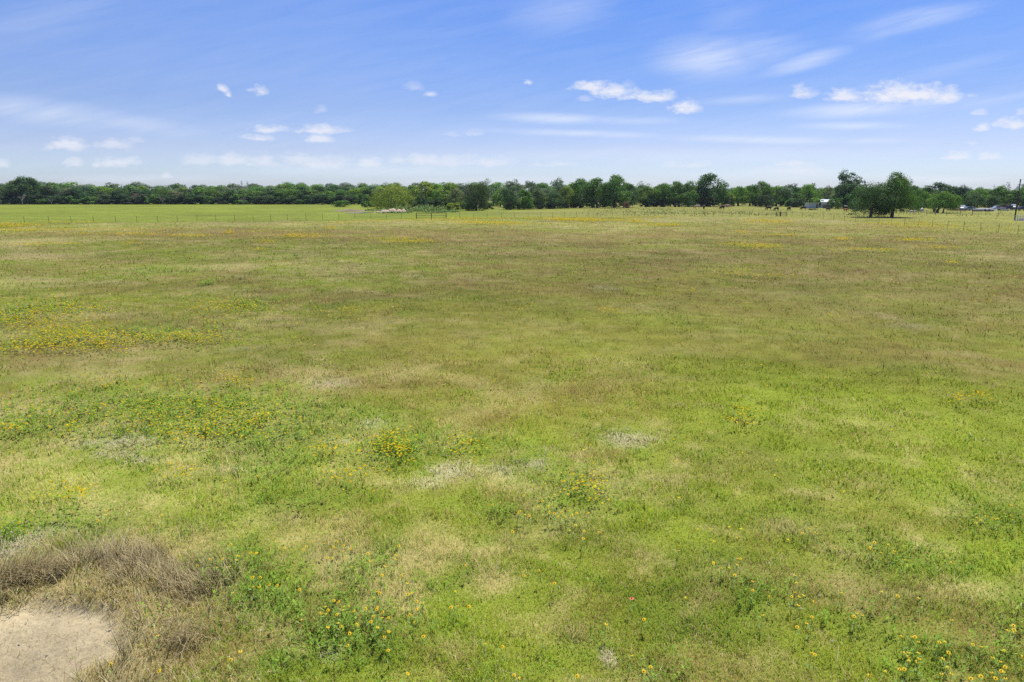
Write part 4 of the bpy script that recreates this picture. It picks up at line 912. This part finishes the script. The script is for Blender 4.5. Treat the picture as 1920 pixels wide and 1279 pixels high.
# ---------------------------------------------------------------- cattle
def mat_obj(name, rough=.8):
    m_ = bpy.data.materials.new(name); m_.use_nodes = True; T = NT(m_.node_tree)
    c = T.n('ShaderNodeObjectInfo').outputs['Color']; co = T.n('ShaderNodeTexCoord').outputs['Object']
    nz = T.n('ShaderNodeTexNoise', ins={'Vector': co, 'Scale': 2.2, 'Detail': 4}).outputs[0]
    c = T.mix(T.m('MULTIPLY_ADD', nz, 1.4, -.45, clamp=True), c, T.mix(1.0, c, (.72,.70,.68,1), 'MULTIPLY'))
    b = T.n('ShaderNodeBsdfPrincipled', ins={'Base Color': c, 'Roughness': rough, 'Specular IOR Level': .25}); T.n('ShaderNodeOutputMaterial', ins={0: b.outputs[0]}); return m_
M_HIDE = mat_obj('cow_hide')
def cow_mesh(pose):
    """one skin grown over a skeleton; the animal faces -x, feet at z=0"""
    J, E, Rd = [], [], []
    def j(p, r, par=None):
        J.append(p); Rd.append(r); i = len(J) - 1
        if par is not None: E.append((par, i))
        return i
    hip = j((.62, 0, 1.12), (.27, .30)); loin = j((.30, 0, 1.10), (.32, .36), hip); mid = j((-.05, 0, 1.06), (.34, .40), loin); sho = j((-.45, 0, 1.08), (.28, .36), mid)
    rump = j((.86, 0, 1.14), (.17, .19), hip); t1 = j((.97, 0, .95), .04, rump); j((1.0, 0, .45), .045, t1)
    if pose == 'graze':
        n1 = j((-.78, 0, .98), (.16, .22), sho); n2 = j((-1.02, 0, .66), (.12, .15), n1); hd = j((-1.14, 0, .40), (.11, .12), n2); j((-1.20, 0, .14), (.075, .075), hd); eb = n2
    else:
        n1 = j((-.76, 0, 1.22), (.15, .21), sho); n2 = j((-.98, 0, 1.36), (.12, .14), n1); hd = j((-1.18, 0, 1.34), (.11, .12), n2); j((-1.42, 0, 1.20), (.07, .075), hd); eb = n2
    ez = J[eb][2] + .08; ex = J[eb][0]
    for s_ in (-1, 1):
        a = j((ex, s_*.16, ez), .05, eb); j((ex + .02, s_*.28, ez - .02), .035, a)
        f = j((-.50, s_*.17, .78), .13, sho); f2 = j((-.50 - .06*s_, s_*.18, .42), .065, f); f3 = j((-.49 - .06*s_, s_*.18, .12), .045, f2); j((-.52 - .06*s_, s_*.18, .03), .055, f3)
        h_ = j((.62, s_*.18, .80), .17, hip); h2 = j((.50 + .05*s_, s_*.19, .58), .10, h_); h3 = j((.74 + .05*s_, s_*.19, .40), .06, h2); h4 = j((.70 + .05*s_, s_*.19, .12), .045, h3); j((.66 + .05*s_, s_*.19, .03), .055, h4)
    me = bpy.data.meshes.new('cow'); me.from_pydata(J, E, []); me.update(); o = bpy.data.objects.new('cow_build', me); C.objects.link(o)
    md = o.modifiers.new('skin', 'SKIN'); md.use_smooth_shade = True; sv = me.skin_vertices[0].data
    for i, r in enumerate(Rd): sv[i].radius = (r, r) if not isinstance(r, tuple) else r
    sv[0].use_root = True
    o.modifiers.new('sub', 'SUBSURF').levels = 1
    bpy.context.view_layer.update(); dg = bpy.context.evaluated_depsgraph_get(); out = bpy.data.meshes.new_from_object(o.evaluated_get(dg)); out.name = 'cow'
    bpy.data.objects.remove(o); out.materials.clear(); out.materials.append(M_HIDE); return out
COW = {'graze': cow_mesh('graze'), 'stand': cow_mesh('stand')}
BLK, BRN_, TAN, CRM = (.018,.016,.018), (.075,.045,.035), (.46,.29,.19), (.72,.62,.52)
CATTLE = [ # px, foot y, height px, pose, turn (0 faces left), colour, label
 (1307,392.2,6.4,'graze',.0,(.55,.40,.30),'tan cow with pale back grazing at the left end of the herd'),
 (1319.5,392.6,6.0,'graze',1.25,BLK,'black calf seen end-on beside the pale tan cow'),
 (1354,393.4,6.4,'graze',.5,BLK,'black cow grazing alone below the tall round oak'),
 (1441,395.0,6.2,'graze',.0,BLK,'black cow grazing, leftmost of the four together above the rail fence'),
 (1455.5,396.0,6.2,'graze',.35,(.03,.02,.03),'black cow with tan head, second of the four above the pipe gate'),
 (1479,395.6,6.2,'graze',.7,BLK,'black cow turned away, third of the four above the pipe gate'),
 (1506,394.8,6.0,'graze',.0,BLK,'black cow grazing left of the low dark bush, in front of the white shed'),
 (1552,396.2,5.2,'stand',.15,BRN_,'dark brown cow standing below the white barn'),
 (1584.5,397.2,5.0,'stand',.1,(.40,.17,.09),'red-brown cow standing right of the dark brown one'),
 (1602,397.6,4.6,'stand',1.4,(.42,.30,.22),'small tan calf seen end-on by the left big field tree'),
 (1710,402.8,6.6,'stand',3.05,CRM,'cream cow standing in the grass right of the two big field trees'),
 (1751,399.4,8.0,'graze',1.1,(.20,.16,.14),'grey-brown cow in the shade left of the double-trunked oak'),
 (1728,399.2,7.4,'graze',.8,(.50,.50,.48),'pale grey cow left of the grey-brown one'),
 (1691,398.8,5.0,'graze',2.0,BLK,'dark calf in the shade under the right big tree'),
 (1364,389.2,4.6,'stand',.0,(.45,.34,.20),'yellowish calf beside the brush pile under the tall round oak'),
]
for (px, by, hp, pose, rz, col, lab) in CATTLE:
    X, Y = at(px, by); k = float(Y) / F_PX; s_ = hp * k / 1.16
    o = bpy.data.objects.new('cow', COW[pose]); C.objects.link(o); o.location = (float(X), float(Y), 0); o.scale = (s_ * 1.02,) * 3; o.rotation_euler = (0, 0, rz); o.color = (*col, 1)
    tag(o, lab, 'cow' if 'calf' not in lab else 'calf')

# ---------------------------------------------------------------- buildings
M_WHITE = mat_principled('white_metal', (.58,.62,.68), .5, noise=.12, nscale=1.5)
M_ROOF = mat_principled('pale_roof', (.62,.62,.60), .4, noise=.2)
M_GREY = mat_principled('grey_boards', (.19,.175,.155), .85, noise=.3, nscale=2)
M_DARK = mat_principled('dark_opening', (.03,.03,.035), .6)
M_WOOD = mat_principled('red_wood', (.36,.17,.09), .8, noise=.35, nscale=2)
def K(px, by): X, Y = at(px, by); return float(X), float(Y), float(Y) / F_PX
def ribbed(mb, x0, x1, y, z0, z1, n):
    for i in range(n):
        a = x0 + (x1 - x0) * (i + .5) / n; mb.box(a - .03, a + .03, y - .03, y, z0, z1)
X, Y, k = K(1525, 390.5); wd, hh = 19*k, 9.6*k
e = empty('white_shed', (X, Y, 0), .05); mb = MB(); mb.box(-wd/2, wd/2, 0, 3.2, 0, hh); ribbed(mb, -wd/2+.1, wd/2-.1, 0, .1, hh-.05, 10); mb.build('wall', M_WHITE, e)
mb = MB(); mb.prism([(-.5, hh+.02), (3.6, hh-.18), (3.6, hh-.08), (-.5, hh+.14)], -wd/2-.4, wd/2+.5); mb.build('roof', M_ROOF, e)
mb = MB(); mb.box(wd/2-1.1, wd/2-.25, -.05, 0, 0, 1.7); mb.build('door', M_GREY, e)
tag(e, 'small white metal shed with flat pale roof, left of the two white buildings', 'shed')
X, Y, k = K(1551, 389.8); wd, hh = 22*k, 10.5*k
e = empty('white_barn', (X, Y, 0), -.12); mb = MB(); mb.prism([(0, 0), (5, 0), (5, hh), (2.5, hh+.9), (0, hh)], -wd/2, wd/2); mb.build('wall', M_WHITE, e)
mb = MB(); mb.prism([(-.35, hh-.06), (2.5, hh+.98), (2.5, hh+1.08), (-.35, hh+.04)], -wd/2-.3, wd/2+.3); mb.prism([(2.5, hh+.98), (5.35, hh-.06), (5.35, hh+.04), (2.5, hh+1.08)], -wd/2-.3, wd/2+.3); mb.build('roof', M_WHITE, e)
mb = MB(); mb.box(-.4, .5, -.04, 0, 1.1, 1.9); mb.build('window', M_DARK, e)
mb = MB(); mb.box(1.7, 2.0, 2.3, 2.6, hh+.8, hh+2.2); mb.build('chimney', M_GREY, e)
tag(e, 'white barn with pale gable roof, right of the small white shed', 'barn')
X, Y, k = K(1551, 390.6); wd = 12*k
mb = MB(); mb.box(-wd/2, wd/2, 0, 1.6, 0, 1.35); mb.box(-wd/2-.1, wd/2+.1, -.1, 1.7, 1.35, 1.45); [mb.box(-wd/2 + i*.3, -wd/2 + i*.3 + .22, -.03, 0, .05, 1.3) for i in range(int(wd/.3))]
tag(mb.build('board_pen', M_GREY, None, (X, Y, 0)), 'low grey board pen in front of the white barn', 'pen')
X, Y, k = K(1586, 392.6); e = empty('red_shed', (X, Y, 0)); e.scale = (.6, .6, .6); mb = MB(); mb.box(-.9, .9, 0, 2.4, 0, 1.9); mb.build('wall', mat_principled('barn_red', (.045,.018,.016), .8, noise=.3), e); mb = MB(); mb.prism([(-.2, 1.92), (1.2, 2.4), (2.6, 1.92), (1.2, 2.5)], -1.05, 1.05); mb.build('roof', M_GREY, e)
tag(e, 'small dark red shed in the shade of the airy tall tree', 'shed')
# wooden hut under the oaks
X, Y, k = K(1175, 390.6); wd, hh = 10*k, 11*k
e = empty('wooden_hut', (X, Y, 0), .15); mb = MB()
for i in range(9): z0 = i*hh/9; mb.box(-wd/2, wd/2, 0, 1.8, z0, z0 + hh/9 - .04)
mb.build('wall', M_WOOD, e); mb = MB(); mb.box(-wd/2-.1, wd/2+.1, -.1, 1.9, hh, hh+.1); mb.build('roof', mat_principled('tan_board', (.45,.28,.18), .8), e)
mb = MB(); mb.box(-.55, .35, -.04, -.004, hh*.38, hh*.62); mb.build('window', M_DARK, e); mb = MB(); mb.box(wd/2, wd/2+1.8, .2, 1.4, .25, .4); mb.box(wd/2+.1, wd/2+.25, .3, .45, 0, .25); mb.box(wd/2+1.5, wd/2+1.65, .3, .45, 0, .25); mb.build('step', M_WOOD, e)
tag(e, 'small reddish wooden hut under the right end of the tall oaks', 'hut')
# feed trailer frame in the shade
X, Y, k = K(1270, 388.2); e = empty('grey_wagon', (X, Y, 0)); mb = MB(); mb.box(-1.4, 1.1, 0, 1.6, .75, 1.75); mb.build('body', M_GREY, e)
for xx_ in (-.9, .7):
    mb = MB(); mb.tube([(xx_, -.1, .38), (xx_, .1, .38)], .38, 12); mb.build('wheel', M_DARK, e)
tag(e, 'dark grey wagon in the shade left of the tan cow', 'wagon')
X, Y, k = K(1362, 388.6)
def branch_pile(name, X, Y, wd, hh, n, mat, label, seed):
    g = random.Random(seed); mb = MB()
    for _ in range(n):
        a = g.uniform(0, 3.14); p = Vector((g.gauss(0, wd*.22), g.gauss(0, .6), g.uniform(.05, hh*.8))); d = Vector((math.cos(a), math.sin(a)*.5, g.uniform(-.3, .5))) * g.uniform(.5, 1.2)
        mb.tube([p - d, p, p + d + Vector((0, 0, -.1))], [.05, .06, .03], 5)
    tag(mb.build(name, mat, None, (X, Y, 0)), label, 'brush pile')
branch_pile('brush_pile', X, Y, 4.5, 1.5, 60, mat_principled('dead_twigs', (.40,.31,.18), .9), 'tan brush pile under the tall round oak', 6)

# ---------------------------------------------------------------- vehicles and scrap at the right
M_TYRE = mat_principled('tyre_rubber', (.02,.02,.02), .8); M_GLASS = mat_principled('dark_glass', (.03,.04,.05), .1, spec=.6); M_CHROME = mat_principled('dull_steel', (.45,.45,.45), .35, metal=.6)
def paint(nm, c): return mat_principled('paint_' + nm, c, .35, noise=.12, nscale=2, spec=.5)
def vehicle(name, px, by, kind, mat, rz, label, cat, s_=1.0):
    X, Y, k = K(px, by); e = empty(name, (X, Y, 0), rz); e.scale = (s_,) * 3
    if kind == 'van': prof = [(-2.4,.45),(-2.35,1.0),(-1.7,1.25),(-1.1,1.95),(2.3,1.98),(2.4,.45)]; win = [(-1.55,1.28,-1.02,1.82),( -.8,1.28,0.2,1.78),(.4,1.28,1.4,1.78)]; ax = (-1.5, 1.5)
    elif kind == 'car': prof = [(-2.2,.4),(-2.2,.8),(-1.1,.95),(-.55,1.4),(.85,1.42),(1.5,1.0),(2.2,.95),(2.25,.4)]; win = [(-.85,.98,-.1,1.32),(.0,.98,.9,1.32)]; ax = (-1.35, 1.4)
    else: prof = [(-2.7,.55),(-2.7,1.05),(-1.5,1.15),(-1.0,1.75),(.35,1.78),(.45,1.15),(2.7,1.15),(2.7,.55)]; win = [(-1.15,1.2,-.4,1.66),(-.3,1.2,.28,1.66)]; ax = (-1.8, 1.8)
    k_ = len(prof); V = [(x_, -.88 + (.12 if z_ > 1.3 else 0), z_) for x_, z_ in prof] + [(x_, .88 - (.12 if z_ > 1.3 else 0), z_) for x_, z_ in prof]
    mb = MB(); mb.add(V, [tuple(range(k_)), tuple(reversed(range(k_, 2*k_)))] + [(i, i+k_, (i+1) % k_ + k_, (i+1) % k_) for i in range(k_)]); mb.build('body', mat, e)
    for (a0, z0, a1, z1) in win:
        for sd_ in (-1, 1):
            mb = MB(); mb.add([(a0, sd_*.91, z0), (a1, sd_*.91, z0), (a1, sd_*.80, z1), (a0 + .12, sd_*.80, z1)], [(0, 1, 2, 3)]); mb.build('window', M_GLASS, e)
    for a_ in ax:
        for sd_ in (-1, 1):
            mb = MB(); mb.tube([(a_, sd_*.92, .34), (a_, sd_*.70, .34)], .34, 14); wh = mb.build('wheel', M_TYRE, e); mb = MB(); mb.tube([(a_, sd_*.935, .34), (a_, sd_*.9, .34)], .18, 10); mb.build('rim', M_CHROME, wh)
    mb = MB(); mb.box(prof[0][0]-.1, prof[0][0]+.02, -.85, .85, .42, .58); mb.build('bumper', M_CHROME, e)
    tag(e, label, cat); return e
vehicle('white_van', 1804, 394.6, 'van', paint('white', (.55,.56,.60)), 1.1, 'white van parked end-on at the left of the parked vehicles', 'van', .9)
vehicle('old_car', 1814, 395.2, 'car', paint('grey_green', (.16,.22,.21)), .1, 'old grey-green car beside the white van', 'car', 1.0)
vehicle('old_car', 1821, 393.6, 'car', paint('tan', (.45,.36,.30)), .4, 'tan car partly behind the grey-green car', 'car', .8)
vehicle('pickup_truck', 1870, 394.8, 'pickup', paint('silver', (.42,.45,.50)), .05, 'silver pickup truck left of the red tractor', 'pickup', .92)
vehicle('pickup_truck', 1893, 394.4, 'pickup', paint('black', (.03,.03,.035)), .1, 'black pickup right of the red tractor', 'pickup', 1.0)
vehicle('white_van', 1900, 394.0, 'van', paint('pale_green', (.42,.46,.45)), .9, 'pale van beside the utility pole', 'van', 1.05)
vehicle('dark_car', 1916, 395.4, 'car', paint('navy', (.02,.025,.03)), .0, 'dark car at the right edge beyond the utility pole', 'car', 1.1)
X, Y, k = K(1881, 394.4); e = empty('red_tractor', (X, Y, 0), .2); RD = paint('red', (.50,.03,.05))
mb = MB(); mb.box(-1.6, -.1, -.35, .35, .75, 1.35, .08, .05); mb.build('hood', RD, e); mb = MB(); mb.box(-.1, 1.0, -.5, .5, .7, 1.3); mb.box(-.05, .95, -.5, .5, 2.0, 2.12); mb.build('cab', RD, e)
for a_, b_ in ((0, -.45), (0, .45), (.9, -.45), (.9, .45)): mb = MB(); mb.box(a_-.03, a_+.03, b_-.03, b_+.03, 1.3, 2.0); mb.build('cab_post', M_TYRE, e)
for a_, r_ in ((-1.3, .38), (.6, .72)):
    for sd_ in (-1, 1): mb = MB(); mb.tube([(a_, sd_*.85, r_), (a_, sd_*.55, r_)], r_, 16); wh = mb.build('wheel', M_TYRE, e); mb = MB(); mb.tube([(a_, sd_*.87, r_), (a_, sd_*.8, r_)], r_*.5, 10); mb.build('rim', RD, wh)
tag(e, 'red tractor between the silver and the black pickup', 'tractor')
X, Y, k = K(1885.5, 395.8); mb = MB(); mb.box(-1.6, 1.6, -.6, .6, .45, .6); [mb.tube([(q, -.65, .3), (q, -.5, .3)], .3, 10) for q in (-.4, .4)]; mb.box(1.6, 2.6, -.05, .05, .42, .5)
tag(mb.build('flat_trailer', M_CHROME, None, (X, Y, 0)), 'low pale flat trailer in front of the red tractor', 'trailer')
# the long heap of grey pipes and stones
X, Y, k = K(1843, 395.6); M_PIPE = mat_principled('grey_concrete', (.34,.33,.33), .85, noise=.3, nscale=1.5)
heap('rubble_heap', 1845, 395.6, 44, 5.4, 5, M_PIPE, 'long low heap of grey rubble left of the silver pickup', 'rubble', 31, .3)
for i, (px, cx_) in enumerate([(1829, 0), (1838, 0), (1851, 0), (1858, 0)]):
    X, Y, k = K(px, 396.4); mb = MB(); mb.tube([(-1.0, 0, .42), (1.0, 0, .42)], .42, 12, cap=False); mb.tube([(-1.0, 0, .42), (1.0, 0, .42)], .34, 12, cap=False)
    o = mb.build('concrete_pipe', M_PIPE, None, (X, Y, 0)); o.rotation_euler = (0, 0, .2 * i - .2); tag(o, ['grey concrete pipe at the left end of the rubble heap', 'grey concrete pipe second from left in front of the rubble heap', 'grey concrete pipe third from left in front of the rubble heap', 'grey concrete pipe next to the silver pickup'][i], 'pipe')
branch_pile('brush_pile', *K(1793, 395.2)[:2], 6, 1.2, 70, mat_principled('brown_twigs', (.22,.15,.10), .9), 'brown brush pile left of the white van', 16)
# utility pole with transformer, guy wire and yellow guard
X, Y, k = K(1902.5, 411.6); e = empty('utility_pole', (X, Y, 0)); M_POLE = mat_principled('creosote_pole', (.085,.07,.06), .85, noise=.4, nscale=3)
hp = 9.2
mb = MB(); mb.tube([(0, 0, -.5), (0, 0, hp)], [.17, .12], 10); mb.build('pole', M_POLE, e)
mb = MB(); mb.tube([(-.42, -.05, hp-2.6), (-.42, -.05, hp-1.75)], .27, 12); mb.tube([(-.42, -.05, hp-1.75), (-.42, -.05, hp-1.55)], [.2, .05], 8); tr = mb.build('transformer', mat_principled('pale_enamel', (.62,.66,.68), .4), e)
mb = MB(); mb.box(-.55, .9, -.06, .06, hp-1.35, hp-1.25); mb.build('crossarm', M_POLE, e)
mb = MB(); mb.tube([(.12, 0, hp-2.2), (.7, -.3, hp-1.9), (1.35, -.5, hp-1.95)], .04, 6); mb.tube([(1.2, -.5, hp-2.0), (1.7, -.6, hp-2.02)], [.12, .09], 8); mb.build('lamp_arm', M_CHROME, e)
tag(e, 'dark wooden utility pole with pale transformer at the right edge', 'utility pole')
GX_, GY_, _k = K(1866.5, 411.8); mb = MB(); A0 = Vector((GX_ - X, GY_ - Y, 0)); A1 = Vector((0, 0, hp - .8)); mb.tube([A0, A1], .012, 4); gw = mb.build('guy_wire', M_WIRE, e)
mb = MB(); p1 = A0 + (A1 - A0).normalized() * 2.7; mb.tube([A0, p1], .075, 6); mb.build('guy_guard', mat_principled('faded_yellow', (.60,.52,.16), .6), e)
mb = MB()
for (za, yo) in ((hp - .1, 0), (hp - 1.3, .3)):
    mb.tube([(0, yo, za), (20, -2, za - .7), (45, -6, za)], .012, 4)
mb.build('power_line', M_WIRE, e)
X, Y, k = K(1858.5, 389); mb = MB(); mb.tube([(0, 0, -.3), (0, 0, 41*k)], [.16, .06], 8); mb.box(-.6, .6, -.05, .05, 37*k, 37*k + .1)
tag(mb.build('utility_pole', M_POLE, None, (X, Y, 0)), 'thin far pole rising above the trees over the rubble heap', 'utility pole')
# round hay feeder ring
X, Y, k = K(1914.5, 414.2); e = empty('hay_feeder', (X, Y, 0)); rr_ = 1.25
for z_ in (.1, .6, 1.1): mb = MB(); mb.tube([(rr_*math.cos(a), rr_*math.sin(a), z_) for a in np.linspace(0, 6.283, 25)], .035, 5, cap=False); mb.build('ring', M_CHROME, e)
mb = MB(); [mb.tube([(rr_*math.cos(a), rr_*math.sin(a), 0), (rr_*math.cos(a), rr_*math.sin(a), 1.1)], .03, 5) for a in np.linspace(0, 6.283, 17)[:-1]]; mb.build('bars', M_CHROME, e)
tag(e, 'round grey steel hay feeder ring by the utility pole', 'feeder')
heap('hay_remains', 1914.5, 413.6, 12, 5, 1.6, M_PIPE, 'grey old hay inside the round steel feeder', 'hay', 77, .3)
hz = bpy.data.materials.new('haze_air'); hz.use_nodes = True; T = NT(hz.node_tree)
pv = T.n('ShaderNodeVolumePrincipled', ins={'Color': (.80, .88, 1.0, 1), 'Density': 0.00007, 'Anisotropy': 0.2})
T.t.links.new(pv.outputs[0], T.n('ShaderNodeOutputMaterial').inputs['Volume'])
mb = MB(); mb.box(-9300, 9300, -9300, 9300, -2.5, 24)
tag(mb.build('haze', hz), kind='stuff')
for o_ in sc.objects:
    if o_.get('label') and not (4 <= len(o_['label'].split()) <= 16): print('LABEL', len(o_['label'].split()), o_['label'])
print('objects', len(sc.objects), 'flowers', nf)
